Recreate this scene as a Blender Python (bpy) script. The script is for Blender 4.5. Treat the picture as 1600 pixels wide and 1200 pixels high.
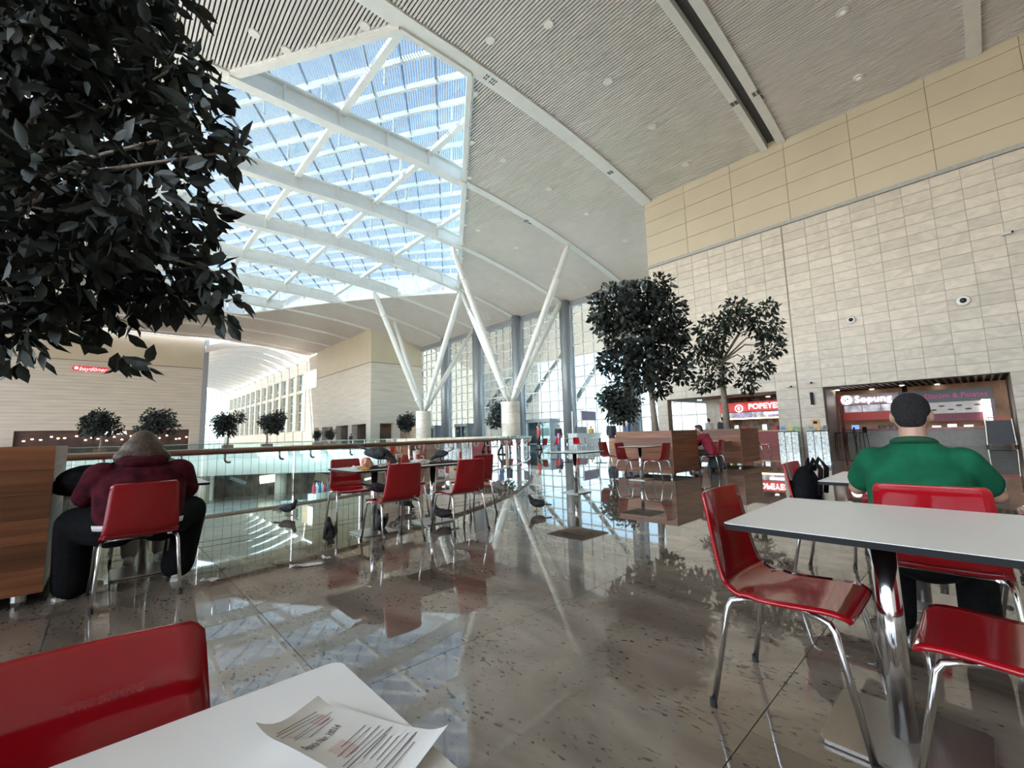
import bpy, bmesh, math, random
import numpy as np
from mathutils import Vector, Matrix, Euler
random.seed(7); rng = np.random.default_rng(7)
PI = math.pi
for o in list(bpy.data.objects): bpy.data.objects.remove(o, do_unlink=True)
scene = bpy.context.scene
COL = scene.collection

# ------------------------------------------------------------------ camera
F, PITCH, ROLL, YAW, H = 676.5, .1165, -.02684, .7526, 1.09
S = H / 1.2                       # scale of the building measurements
cp, sp, cy, sy = math.cos(PITCH), math.sin(PITCH), math.cos(YAW), math.sin(YAW)
def hw(r, g, z): return np.array([r*cy+g*sy, -r*sy+g*cy, z])
fw, up0, rt0 = hw(0, cp, sp), hw(0, -sp, cp), hw(1, 0, 0)
RT = math.cos(ROLL)*rt0+math.sin(ROLL)*up0
UP = -math.sin(ROLL)*rt0+math.cos(ROLL)*up0
CAM = np.array([0, 0, H])
cam = bpy.data.cameras.new('camera'); camo = bpy.data.objects.new('camera', cam); COL.objects.link(camo)
cam.sensor_fit = 'HORIZONTAL'; cam.sensor_width = 36; cam.lens = 36*F/1600; cam.clip_start = .02; cam.clip_end = 2000
m = Matrix.Identity(4)
for i in range(3): m[i][0], m[i][1], m[i][2], m[i][3] = RT[i], UP[i], -fw[i], CAM[i]
camo.matrix_world = m; scene.camera = camo
def ray(x, y): return fw+RT*(x-800)/F-UP*(y-600)/F
def onz(x, y, z=0): d = ray(x, y); return CAM+d*((z-H)/d[2])
def onx(x, y, X): d = ray(x, y); return CAM+d*(X/d[0])
def ony(x, y, Y): d = ray(x, y); return CAM+d*(Y/d[1])
def at(x, y, g): return CAM+ray(x, y)*g          # pixel direction at depth g
def proj(p):
    d = np.array(p, float)-CAM; z = d@fw; return 800+F*(d@RT)/z, 600-F*(d@UP)/z, z

# ------------------------------------------------------------------ world, sun, exposure
W = bpy.data.worlds.new('sky'); scene.world = W; W.use_nodes = True
nt = W.node_tree; nt.nodes.clear()
wo = nt.nodes.new('ShaderNodeOutputWorld'); bg = nt.nodes.new('ShaderNodeBackground')
sky = nt.nodes.new('ShaderNodeTexSky'); sky.sky_type = 'NISHITA'; sky.sun_disc = False
sky.sun_elevation = math.radians(64); sky.sun_rotation = math.radians(-55); sky.altitude = 800; sky.dust_density = 1.5
tc = nt.nodes.new('ShaderNodeTexCoord'); mp = nt.nodes.new('ShaderNodeMapping'); mp.inputs['Scale'].default_value = (2.2, 2.2, 5)
nz = nt.nodes.new('ShaderNodeTexNoise'); nz.inputs['Scale'].default_value = 1.6; nz.inputs['Detail'].default_value = 6
cr = nt.nodes.new('ShaderNodeValToRGB'); cr.color_ramp.elements[0].position = .52; cr.color_ramp.elements[1].position = .75
mx = nt.nodes.new('ShaderNodeMixRGB'); mx.inputs[2].default_value = (9, 9.3, 9.6, 1)
ml = nt.nodes.new('ShaderNodeMath'); ml.operation = 'MULTIPLY'; ml.inputs[1].default_value = .45
L = nt.links.new
L(tc.outputs['Generated'], mp.inputs[0]); L(mp.outputs[0], nz.inputs['Vector']); L(nz.outputs[0], cr.inputs[0])
L(cr.outputs[0], ml.inputs[0]); L(ml.outputs[0], mx.inputs[0]); hsv = nt.nodes.new('ShaderNodeHueSaturation'); hsv.inputs['Saturation'].default_value = .5; L(sky.outputs[0], hsv.inputs['Color']); L(hsv.outputs[0], mx.inputs[1]); L(mx.outputs[0], bg.inputs[0]); L(bg.outputs[0], wo.inputs[0])
bg.inputs[1].default_value = 1.0
SUND = Vector((.38, -.22, -.90)).normalized()
sl = bpy.data.lights.new('sun', 'SUN'); sl.energy = 60; sl.angle = math.radians(.6); sl.color = (1, .95, .87)
so = bpy.data.objects.new('sun', sl); COL.objects.link(so); so.rotation_euler = SUND.to_track_quat('-Z', 'Y').to_euler(); so.location = (0, 60, 60)
scene.view_settings.view_transform = 'Standard'; scene.view_settings.look = 'None'
scene.view_settings.exposure = .72; scene.view_settings.gamma = 1; scene.view_settings.use_curve_mapping = False
cyc = scene.cycles
cyc.max_bounces = 10; cyc.diffuse_bounces = 5; cyc.glossy_bounces = 5; cyc.transmission_bounces = 6; cyc.transparent_max_bounces = 24
cyc.caustics_reflective = False; cyc.caustics_refractive = False; cyc.sample_clamp_indirect = 8; cyc.use_denoising = True

# ------------------------------------------------------------------ materials
MATS = {}
def mat(name, col, rough=.6, metal=0, var=.06, scale=6, bump=0, coat=0, ior=1.5, emit=None, estr=0, stretch=None, var2=None, objrand=0, spec=None, dist=0):
    if name in MATS: return MATS[name]
    M = bpy.data.materials.new(name); M.use_nodes = True; n = M.node_tree.nodes; l = M.node_tree.links.new
    b = n['Principled BSDF']; b.inputs['Roughness'].default_value = rough; b.inputs['Metallic'].default_value = metal
    b.inputs['IOR'].default_value = ior
    if coat: b.inputs['Coat Weight'].default_value = coat; b.inputs['Coat Roughness'].default_value = .04
    t = n.new('ShaderNodeTexCoord'); mpn = n.new('ShaderNodeMapping'); l(t.outputs['Object'], mpn.inputs[0])
    if stretch: mpn.inputs['Scale'].default_value = stretch
    z = n.new('ShaderNodeTexNoise'); z.inputs['Scale'].default_value = scale; z.inputs['Detail'].default_value = 5; z.inputs['Distortion'].default_value = dist
    l(mpn.outputs[0], z.inputs['Vector'])
    r = n.new('ShaderNodeValToRGB'); c = np.array(col[:3])
    lo = np.array(var2) if var2 is not None else c*(1-var*2.2); hi = np.clip(c*(1+var), 0, 1)
    r.color_ramp.elements[0].color = (*lo, 1); r.color_ramp.elements[1].color = (*hi, 1)
    r.color_ramp.elements[0].position = .3; r.color_ramp.elements[1].position = .65
    l(z.outputs[0], r.inputs[0]); out = r.outputs[0]
    if objrand:
        oi = n.new('ShaderNodeObjectInfo'); mr = n.new('ShaderNodeMapRange'); mr.inputs[3].default_value = 1-objrand; mr.inputs[4].default_value = 1+objrand*.35
        l(oi.outputs['Random'], mr.inputs[0]); hs = n.new('ShaderNodeHueSaturation'); l(mr.outputs[0], hs.inputs['Value']); l(out, hs.inputs['Color']); out = hs.outputs[0]
        va = n.new('ShaderNodeVectorMath'); va.operation = 'ADD'; cb = n.new('ShaderNodeCombineXYZ')
        mm = n.new('ShaderNodeMath'); mm.operation = 'MULTIPLY'; mm.inputs[1].default_value = 50; l(oi.outputs['Random'], mm.inputs[0])
        for i in range(3): l(mm.outputs[0], cb.inputs[i])
        l(mpn.outputs[0], va.inputs[0]); l(cb.outputs[0], va.inputs[1]); l(va.outputs[0], z.inputs['Vector'])
    l(out, b.inputs['Base Color'])
    if bump:
        bp = n.new('ShaderNodeBump'); bp.inputs['Strength'].default_value = bump; bp.inputs['Distance'].default_value = .01
        l(z.outputs[0], bp.inputs['Height']); l(bp.outputs[0], b.inputs['Normal'])
    if emit: b.inputs['Emission Color'].default_value = (*emit, 1); b.inputs['Emission Strength'].default_value = estr
    if spec is not None: b.inputs['Specular IOR Level'].default_value = spec
    MATS[name] = M; return M
def glass(name, tint, refl=.12, rough=0., stripes=0, white=(.9, .93, .95)):
    M = bpy.data.materials.new(name); M.use_nodes = True; n = M.node_tree.nodes; l = M.node_tree.links.new; n.remove(n['Principled BSDF'])
    o = n['Material Output']; tr = n.new('ShaderNodeBsdfTransparent'); tr.inputs[0].default_value = (*tint, 1)
    g = n.new('ShaderNodeBsdfGlossy'); g.inputs['Roughness'].default_value = rough; g.inputs[0].default_value = (1, 1, 1, 1)
    lw = n.new('ShaderNodeFresnel'); lw.inputs[0].default_value = 1.45
    k = n.new('ShaderNodeMath'); k.operation = 'MULTIPLY'; k.inputs[1].default_value = refl/.08; k.use_clamp = True; l(lw.outputs[0], k.inputs[0])
    a = n.new('ShaderNodeMixShader'); l(k.outputs[0], a.inputs[0]); l(tr.outputs[0], a.inputs[1]); l(g.outputs[0], a.inputs[2]); res = a.outputs[0]
    if stripes:
        t = n.new('ShaderNodeTexCoord'); w = n.new('ShaderNodeTexWave'); w.wave_type = 'BANDS'; w.bands_direction = 'X'; w.inputs['Scale'].default_value = stripes
        mpw = n.new('ShaderNodeMapping'); mpw.inputs['Rotation'].default_value = (0, 0, .6056); l(t.outputs['Object'], mpw.inputs[0]); l(mpw.outputs[0], w.inputs[0]); ra = n.new('ShaderNodeValToRGB'); ra.color_ramp.elements[0].position = .55; ra.color_ramp.elements[1].position = .75
        l(w.outputs[0], ra.inputs[0]); d = n.new('ShaderNodeBsdfTranslucent'); d.inputs[0].default_value = (*white, 1)
        df = n.new('ShaderNodeBsdfDiffuse'); df.inputs[0].default_value = (*white, 1); ad = n.new('ShaderNodeMixShader'); ad.inputs[0].default_value = .35
        l(d.outputs[0], ad.inputs[1]); l(df.outputs[0], ad.inputs[2])
        b2 = n.new('ShaderNodeMixShader'); l(ra.outputs[0], b2.inputs[0]); l(res, b2.inputs[1]); l(ad.outputs[0], b2.inputs[2]); res = b2.outputs[0]
    l(res, o.inputs[0]); MATS[name] = M; return M
def granite():
    M = bpy.data.materials.new('granite'); M.use_nodes = True; n = M.node_tree.nodes; l = M.node_tree.links.new; b = n['Principled BSDF']
    ge = n.new('ShaderNodeNewGeometry'); a = n.new('ShaderNodeTexNoise'); a.inputs['Scale'].default_value = 1.1; a.inputs['Detail'].default_value = 7; a.inputs['Distortion'].default_value = 1.2
    mpn = n.new('ShaderNodeMapping'); mpn.inputs['Scale'].default_value = (1.6, .7, 1); mpn.inputs['Rotation'].default_value = (0, 0, .5)
    l(ge.outputs['Position'], mpn.inputs[0]); l(mpn.outputs[0], a.inputs['Vector'])
    r = n.new('ShaderNodeValToRGB'); e = r.color_ramp.elements; e[0].position = .3; e[0].color = (.115, .085, .064, 1); e[1].position = .66; e[1].color = (.31, .26, .205, 1)
    l(a.outputs[0], r.inputs[0])
    oi = n.new('ShaderNodeObjectInfo'); mr = n.new('ShaderNodeMapRange'); mr.inputs[3].default_value = .82; mr.inputs[4].default_value = 1.1; l(oi.outputs['Random'], mr.inputs[0])
    hs = n.new('ShaderNodeHueSaturation'); l(mr.outputs[0], hs.inputs['Value']); l(r.outputs[0], hs.inputs['Color'])
    s = n.new('ShaderNodeTexNoise'); s.inputs['Scale'].default_value = 34; s.inputs['Detail'].default_value = 3; l(mpn.outputs[0], s.inputs['Vector'])
    s2 = n.new('ShaderNodeTexNoise'); s2.inputs['Scale'].default_value = 3; l(mpn.outputs[0], s2.inputs['Vector'])
    ad = n.new('ShaderNodeMath'); ad.operation = 'MULTIPLY_ADD'; ad.inputs[1].default_value = .35; l(s2.outputs[0], ad.inputs[0]); l(s.outputs[0], ad.inputs[2])
    q = n.new('ShaderNodeValToRGB'); q.color_ramp.elements[0].position = .40+.1; q.color_ramp.elements[0].color = (1, 1, 1, 1); q.color_ramp.elements[1].position = .46+.1; q.color_ramp.elements[1].color = (0, 0, 0, 1)
    l(ad.outputs[0], q.inputs[0]); x = n.new('ShaderNodeMixRGB'); x.inputs[2].default_value = (.055, .045, .04, 1); l(q.outputs[0], x.inputs[0]); l(hs.outputs[0], x.inputs[1])
    l(x.outputs[0], b.inputs['Base Color']); b.inputs['Roughness'].default_value = .02; b.inputs['IOR'].default_value = 1.8
    MATS['granite'] = M; return M
def wood(name, c1, c2, rough=.35):
    M = bpy.data.materials.new(name); M.use_nodes = True; n = M.node_tree.nodes; l = M.node_tree.links.new; b = n['Principled BSDF']
    t = n.new('ShaderNodeTexCoord'); mpn = n.new('ShaderNodeMapping'); mpn.inputs['Scale'].default_value = (.6, .6, 14); l(t.outputs['Object'], mpn.inputs[0])
    oi = n.new('ShaderNodeObjectInfo'); cb = n.new('ShaderNodeCombineXYZ'); mm = n.new('ShaderNodeMath'); mm.operation = 'MULTIPLY'; mm.inputs[1].default_value = 40; l(oi.outputs['Random'], mm.inputs[0])
    for i in range(3): l(mm.outputs[0], cb.inputs[i])
    va = n.new('ShaderNodeVectorMath'); va.operation = 'ADD'; l(mpn.outputs[0], va.inputs[0]); l(cb.outputs[0], va.inputs[1])
    a = n.new('ShaderNodeTexNoise'); a.inputs['Scale'].default_value = 1.5; a.inputs['Detail'].default_value = 6; l(va.outputs[0], a.inputs['Vector'])
    r = n.new('ShaderNodeValToRGB'); r.color_ramp.elements[0].position = .3; r.color_ramp.elements[0].color = (*c1, 1); r.color_ramp.elements[1].position = .7; r.color_ramp.elements[1].color = (*c2, 1)
    mr = n.new('ShaderNodeMapRange'); mr.inputs[3].default_value = .65; mr.inputs[4].default_value = 1.25; l(oi.outputs['Random'], mr.inputs[0])
    hs = n.new('ShaderNodeHueSaturation'); l(mr.outputs[0], hs.inputs['Value']); l(a.outputs[0], r.inputs[0]); l(r.outputs[0], hs.inputs['Color']); l(hs.outputs[0], b.inputs['Base Color'])
    b.inputs['Roughness'].default_value = rough; MATS[name] = M; return M
GR = granite()
STONE = mat('stone_tile', (.66, .59, .50), .5, var=.07, scale=1.3, objrand=.1, dist=1.5, stretch=(1, 1, 2))
STONEF = mat('stone_far', (.66, .60, .52), .55, var=.06, scale=.5, stretch=(.5, .5, 6))
JOINT = mat('joint', (.30, .25, .205), .9)
CREAM = mat('cream_panel', (.60, .52, .39), .45, var=.02, scale=.5)
WHITE = mat('white_paint', (.80, .79, .75), .4, var=.02, scale=2)
SLAT = mat('slat_paint', (.72, .67, .63), .5, var=.02, scale=1)
DARKB = mat('dark_void', (.045, .045, .047), .9)
GREY = mat('grey_column', (.36, .39, .43), .4, metal=.3, var=.03)
GREYW = mat('window_frame', (.62, .64, .66), .4, var=.02)
GLASS = glass('sky_dimming_glass', (.46, .535, .555), .045)  # tint added to dim the sky seen through the windows
GLASSC = glass('clear_glass', (.95, .96, .96), .06)
GLASSG = glass('rail_glass', (.83, .945, .925), .10)
GLASSS = glass('roof_glass', (.32, .41, .475), .04, stripes=2.3, white=(.16, .165, .17))  # dark tint put in to keep the sky overhead subdued
CURB = mat('curb_white', (.86, .87, .88), .4)
CHROME = mat('chrome', (.78, .79, .80), .12, metal=1, var=.02)
STEEL = mat('brushed_steel', (.52, .50, .47), .32, metal=1, var=.04, scale=40, stretch=(1, 12, 1))
RED = mat('red_plastic', (.36, .006, .012), .1, var=.04, scale=2, coat=.35)
TOP = mat('table_laminate', (.80, .785, .75), .35, var=.015, scale=2)
EDGE = mat('black_edge', (.010, .010, .011), .6, spec=.25)
BLACKR = mat('black_rubber', (.02, .02, .02), .6)
WOOD = wood('planter_wood', (.13, .042, .016), (.31, .12, .05), .45)
RAILW = wood('handrail_wood', (.22, .10, .06), (.36, .19, .12), .3)
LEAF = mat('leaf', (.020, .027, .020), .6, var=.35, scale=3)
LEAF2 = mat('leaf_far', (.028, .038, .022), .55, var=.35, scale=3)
BARK = mat('bark', (.30, .25, .20), .85, var=.2, scale=20, stretch=(3, 3, .6), bump=.3)
SOIL = mat('soil', (.05, .035, .025), .95, var=.3, scale=30, bump=.5)
BLACK = mat('black_fabric', (.007, .007, .008), .9, var=.2, scale=30, spec=.15)
PAPER = mat('paper', (.80, .79, .76), .7, var=.03, scale=8)

# ------------------------------------------------------------------ mesh helpers
class MB:
    def __init__(s, sc=1.0): s.v = []; s.f = []; s.sc = sc
    def add(s, vs, fs):
        k = len(s.v); s.v += [tuple(float(c) for c in p) for p in vs]; s.f += [tuple(i+k for i in f) for f in fs]; return s
    def box(s, a, b):
        x0, y0, z0 = a; x1, y1, z1 = b
        return s.add([(x0,y0,z0),(x1,y0,z0),(x1,y1,z0),(x0,y1,z0),(x0,y0,z1),(x1,y0,z1),(x1,y1,z1),(x0,y1,z1)],
                     [(0,3,2,1),(4,5,6,7),(0,1,5,4),(1,2,6,5),(2,3,7,6),(3,0,4,7)])
    def bar(s, p, q, w, h, up=(0, 0, 1)):
        p, q = Vector(p), Vector(q); d = (q-p).normalized(); u = Vector(up); sx = d.cross(u)
        if sx.length < 1e-4: sx = d.cross(Vector((1, 0, 0)))
        sx.normalize(); u = sx.cross(d)
        vs = [e+sx*(a*w/2)+u*(b*h/2) for e in (p, q) for a, b in ((-1,-1),(1,-1),(1,1),(-1,1))]
        return s.add(vs, [(3,2,1,0),(4,5,6,7),(0,1,5,4),(1,2,6,5),(2,3,7,6),(3,0,4,7)])
    def tube(s, pts, r, seg=8, cap=True):
        pts = [Vector(p) for p in pts]; n = len(pts); rs = r if isinstance(r, (list, tuple)) else [r]*n
        prev = None; rings = []
        for i, p in enumerate(pts):
            d = (pts[min(i+1, n-1)]-pts[max(i-1, 0)]).normalized()
            if prev is None: a = d.orthogonal().normalized()
            else: a = prev-d*prev.dot(d); a.normalize()
            prev = a; b = d.cross(a); rings.append([p+(a*math.cos(2*PI*k/seg)+b*math.sin(2*PI*k/seg))*rs[i] for k in range(seg)])
        return s.loft(rings, cap)
    def loft(s, rings, cap=True):
        seg = len(rings[0]); vs = [p for r in rings for p in r]; fs = []
        for i in range(len(rings)-1):
            for k in range(seg):
                a, b = i*seg+k, i*seg+(k+1) % seg; fs.append((a, b, b+seg, a+seg))
        if cap: fs.append(tuple(range(seg-1, -1, -1))); fs.append(tuple((len(rings)-1)*seg+k for k in range(seg)))
        return s.add(vs, fs)
    def lathe(s, prof, c=(0, 0, 0), seg=16, sx=1, syy=1):
        return s.loft([[(c[0]+r*math.cos(2*PI*k/seg)*sx, c[1]+r*math.sin(2*PI*k/seg)*syy, c[2]+z) for k in range(seg)] for r, z in prof])
    def prism(s, poly, z0, z1):
        n = len(poly); vs = [(x, y, z0(x) if callable(z0) else z0) for x, y in poly]+[(x, y, z1(x) if callable(z1) else z1) for x, y in poly]
        return s.add(vs, [tuple(range(n-1, -1, -1)), tuple(range(n, 2*n))]+[(i, (i+1) % n, n+(i+1) % n, n+i) for i in range(n)])
    def ell(s, c, r, seg=10, rings=7, M=None):
        vs = []; 
        for i in range(1, rings):
            t = PI*i/rings
            for k in range(seg): vs.append(Vector((math.sin(t)*math.cos(2*PI*k/seg)*r[0], math.sin(t)*math.sin(2*PI*k/seg)*r[1], math.cos(t)*r[2])))
        vs += [Vector((0, 0, r[2])), Vector((0, 0, -r[2]))]
        if M is not None: vs = [M @ v for v in vs]
        vs = [v+Vector(c) for v in vs]; n = len(vs); fs = []
        for i in range(rings-2):
            for k in range(seg): a, b = i*seg+k, i*seg+(k+1) % seg; fs.append((a, a+seg, b+seg, b))
        for k in range(seg): fs.append((n-2, k, (k+1) % seg)); fs.append((n-1, (rings-2)*seg+(k+1) % seg, (rings-2)*seg+k))
        return s.add(vs, fs)
    def cap(s, p, q, r0, r1, seg=10):
        p, q = Vector(p), Vector(q); d = (q-p).normalized(); pts = []; rs = []
        for a in (80, 50, 25): pts.append(p-d*r0*math.sin(math.radians(a))); rs.append(r0*math.cos(math.radians(a)))
        pts += [p, q]; rs += [r0, r1]
        for a in (25, 50, 80): pts.append(q+d*r1*math.sin(math.radians(a))); rs.append(r1*math.cos(math.radians(a)))
        return s.tube(pts, rs, seg)
    def mesh(s, name):
        me = bpy.data.meshes.new(name); me.from_pydata([(a*s.sc, b*s.sc, c*s.sc) for a, b, c in s.v], [], s.f); return me
    def build(s, name, m, parent=None, smooth=False):
        me = s.mesh(name); me.materials.append(m)
        if smooth: me.polygons.foreach_set('use_smooth', [len(f) <= 4 for f in s.f])
        me.update(); return link(name, me, parent)
def link(name, data, parent=None, M=None):
    o = bpy.data.objects.new(name, data); COL.objects.link(o)
    if parent is not None: o.parent = parent
    if M is not None: o.matrix_local = M
    return o
def thing(name, label, cat, loc=(0, 0, 0), rz=0, group=None):
    o = bpy.data.objects.new(name, None); COL.objects.link(o); o.location = [float(c) for c in loc]; o.rotation_euler = (0, 0, rz); o.empty_display_size = .1
    return tag(o, label, cat, group)
def tag(o, label, cat, group=None):
    o['label'] = label; o['category'] = cat
    if group: o['group'] = group
    return o
def struct(o, label=None):
    o['kind'] = 'structure'
    if label: o['label'] = label
    return o
def stuff(o): o['kind'] = 'stuff'; return o
def copy_tree(o, parent=None):
    c = o.copy(); COL.objects.link(c); c.parent = parent
    for ch in list(o.children): copy_tree(ch, c)
    return c
def text(name, s, size, m, parent, M, ext=.01, spacing=1.0, shear=0, align='CENTER'):
    cu = bpy.data.curves.new(name, 'FONT'); cu.body = s; cu.size = size; cu.extrude = ext; cu.align_x = align; cu.align_y = 'CENTER'; cu.space_character = spacing; cu.shear = shear
    cu.resolution_u = 3; tmp = bpy.data.objects.new('tmp', cu); COL.objects.link(tmp)
    me = bpy.data.meshes.new_from_object(tmp.evaluated_get(bpy.context.evaluated_depsgraph_get())); bpy.data.objects.remove(tmp)
    me.name = name; me.materials.clear(); me.materials.append(m); o = link(name, me, parent); o.matrix_local = M; return o
def clip(poly, a, b, c):          # keep a*x+b*y<=c
    out = []
    for i in range(len(poly)):
        p, q = poly[i], poly[(i+1) % len(poly)]; dp, dq = a*p[0]+b*p[1]-c, a*q[0]+b*q[1]-c
        if dp <= 0: out.append(p)
        if dp*dq < 0: t = dp/(dp-dq); out.append((p[0]+t*(q[0]-p[0]), p[1]+t*(q[1]-p[1])))
    return out
def hull_clip(poly, hull):        # convex ccw hull
    for i in range(len(hull)):
        (x0, y0), (x1, y1) = hull[i], hull[(i+1) % len(hull)]; a, b = y1-y0, -(x1-x0)
        poly = clip(poly, a, b, a*x0+b*y0)
        if len(poly) < 3: return []
    return poly
ORD = ['first', 'second', 'third', 'fourth', 'fifth', 'sixth', 'seventh', 'eighth', 'ninth', 'tenth', 'eleventh', 'twelfth']
# building coordinates below are in "old" metres times S: X towards the stone wall, Y away to the left
def ceilz(X): X = max(X, 9.); return 20.25-.0055*(X-15)**2
VC, VA, VB = (-3., 34.5), 27., 26.    # void ellipse (old units)
def ell_pt(t, off=0):                  # t=0 right, -90deg near
    return VC[0]+(VA+off)*math.cos(t), VC[1]+(VB+off)*math.sin(t)

# ================================================================== STRUCTURE
# ---- floor with oval void, granite tiles
XL, XR, YN, YF = -23., 36.2, -12.5, 92.
ea, eb, ecx, ecy = VA*S, VB*S, VC[0]*S, VC[1]*S
NSEG = 160
def outer(t):
    dx, dy = math.cos(t)*ea, math.sin(t)*eb; k = 1e9
    if dx > 1e-9: k = min(k, (XR-ecx)/dx)
    if dx < -1e-9: k = min(k, (XL-ecx)/dx)
    if dy > 1e-9: k = min(k, (YF-ecy)/dy)
    if dy < -1e-9: k = min(k, (YN-ecy)/dy)
    return ecx+dx*max(k, 1.001), ecy+dy*max(k, 1.001)
ts = sorted([2*PI*i/NSEG for i in range(NSEG)]+[math.atan2((y-ecy)/eb, (x-ecx)/ea) % (2*PI) for x in (XL, XR) for y in (YN, YF)])
b = MB(); n = len(ts)
for z in (-.008, -.32):
    b.v += [(ecx+ea*math.cos(t), ecy+eb*math.sin(t), z) for t in ts]+[(*outer(t), z) for t in ts]
for i in range(n):
    j = (i+1) % n; b.f += [(i, n+i, n+j, j), (2*n+j, 3*n+j, 3*n+i, 2*n+i)]
floor = struct(b.build('floor', JOINT), 'polished speckled granite floor of large rectangular tiles')
PX, PY, TX, TY = .98, 1.29, .79, .68; gap = .004
cells = []
for i in range(-26, 40):
    for j in range(-11, 72):
        x0, y0 = TX+i*PX+gap/2, TY+j*PY+gap/2; x1, y1 = x0+PX-gap, y0+PY-gap
        if x1 > XR or x0 < XL or y0 < YN or y1 > YF: continue
        poly = [(x0, y0), (x1, y0), (x1, y1), (x0, y1)]; cx, cyy = (x0+x1)/2, (y0+y1)/2
        ux, uy = (cx-ecx)/ea, (cyy-ecy)/eb; rr = math.hypot(ux, uy); full = True
        if rr < 1.12:
            if rr < .9: continue
            k = 1/rr; px, py = ecx+ux*k*ea, ecy+uy*k*eb; nx, ny = ux*k/ea, uy*k/eb
            q = clip(poly, -nx, -ny, -(nx*px+ny*py))
            if len(q) < 3: continue
            full = len(q) == 4 and q == poly; poly = q
        u, v, d = proj((cx, cyy, 0)); vis = d > .2 and -150 < u < 1750 and v < 1400
        cells.append((math.hypot(cx, cyy) if (full and vis) else 999, poly, cx, cyy))
cells.sort(key=lambda c: c[0])
tm = MB().box((-(PX-gap)/2, -(PY-gap)/2, -.012), ((PX-gap)/2, (PY-gap)/2, 0)).mesh('tile'); tm.materials.append(GR)
for c in cells[:300]:
    link('tile', tm, floor).location = (c[2], c[3], 0)
b = MB()
for c in cells[300:]: k = len(b.v); b.v += [(x, y, 0) for x, y in c[1]]; b.f.append(tuple(range(k, len(b.v))))
stuff(b.build('distant_tile', GR, floor))
b = MB()
for y in (5.70, 5.99): b.box((XL+.2, y-.012, -.004), (24, y+.012, .0012))
struct(b.build('trim_1', mat('drain_slot', (.05, .05, .05), .6), None), 'thin double dark strip running across the granite floor')
# slab edge fascia around the void
b = MB(); segs = 120; prof = [(.0, -.003), (-.06, -.003), (-.06, -2.2), (.5, -2.2), (.5, -.3)]
b.loft([[ (ecx+(ea+o)*math.cos(2*PI*k/segs), ecy+(eb+o)*math.sin(2*PI*k/segs), z) for k in range(segs)] for o, z in prof], cap=False)
struct(b.build('trim_2', WHITE, None, True), 'white fascia band along the edge of the oval floor opening')
# ---- lower level
b = MB(); b.loft([[(ecx+(ea+14)*math.cos(2*PI*k/64), ecy+(eb+14)*math.sin(2*PI*k/64), z) for k in range(64)] for z in (-5.3, -5.0)])
struct(b.build('floor', mat('lower_floor', (.62, .62, .58), .2, var=.08, scale=.6)), 'pale polished floor of the lower level seen through the glass')
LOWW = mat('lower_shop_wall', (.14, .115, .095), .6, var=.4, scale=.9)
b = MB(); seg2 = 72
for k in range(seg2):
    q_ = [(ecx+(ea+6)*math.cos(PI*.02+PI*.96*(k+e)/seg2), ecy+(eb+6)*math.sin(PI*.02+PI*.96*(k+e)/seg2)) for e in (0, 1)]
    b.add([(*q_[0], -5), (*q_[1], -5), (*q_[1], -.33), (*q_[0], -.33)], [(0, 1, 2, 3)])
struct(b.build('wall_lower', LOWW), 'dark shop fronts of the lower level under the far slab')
SHOPL = mat('shop_light', (.9, .8, .6), .5, emit=(1, .82, .55), estr=2.2)
lw = thing('lower_shop_window', 'row of dim lit shop windows on the lower level', 'shop front')
for k in range(26):
    t = PI*(.06+.032*k); 
    if k % 4 == 3: continue
    c = Vector((ecx+(ea+5.6)*math.cos(t), ecy+(eb+5.6)*math.sin(t), -3.3)); tv = Vector((-ea*math.sin(t), eb*math.cos(t), 0)).normalized()
    MB().bar(c-tv*.8+Vector((0, 0, random.uniform(-.3, .6))), c+tv*.8+Vector((0, 0, random.uniform(-.3, .6))), .05, random.uniform(.15, .9)).build('display_window', [SHOPL, mat('shop_blue', (.35, .42, .5), .3), mat('shop_tan', (.5, .38, .26), .5), mat('shop_teal', (.3, .5, .46), .4)][k % 4], lw)
for k in range(9):
    t = PI*(.10+.09*k); x, y = ecx+(ea+1.2)*math.cos(t), ecy+(eb+1.2)*math.sin(t)
    o = MB().lathe([(.55, -5), (.55, -2.2)], (x, y, 0), 14).build('column', mat('column_beige', (.52, .46, .38), .5), None, True)
    tag(o, f'{ORD[k]} round beige column of the lower level counted from the right', 'column', 'lower level columns')
# ---- ceiling: dark backing, slats, ribs, skylight opening (old units scaled by S)
HEX = [(8.8, 16.3), (12.9, 16.3), (30.7, 42.), (13.9, 73.), (9.8, 73.), (-7.8, 42.)]
def hex_x(Y):
    xs = []
    for i in range(6):
        (x0, y0), (x1, y1) = HEX[i], HEX[(i+1) % 6]
        if y0 != y1 and min(y0, y1) <= Y <= max(y0, y1): xs.append(x0+(Y-y0)/(y1-y0)*(x1-x0))
    return (min(xs), max(xs)) if len(xs) >= 2 else None
def hex_y(X):
    ys = []
    for i in range(6):
        (x0, y0), (x1, y1) = HEX[i], HEX[(i+1) % 6]
        if x0 != x1 and min(x0, x1) <= X <= max(x0, x1): ys.append(y0+(X-x0)/(x1-x0)*(y1-y0))
    return (min(ys), max(ys)) if len(ys) >= 2 else None
CX0, CX1, CY0, CY1 = -25., 40.3, -13.5, 96.
def strips(X):
    y0 = CY0 if X < 30.4 else 16.25; y1 = CY1
    if X > 30.7: y1 = 66.
    h = hex_y(X)
    return [(y0, h[0]-.12), (h[1]+.12, y1)] if h else [(y0, y1)]
b = MB(S); X = CX0
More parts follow.
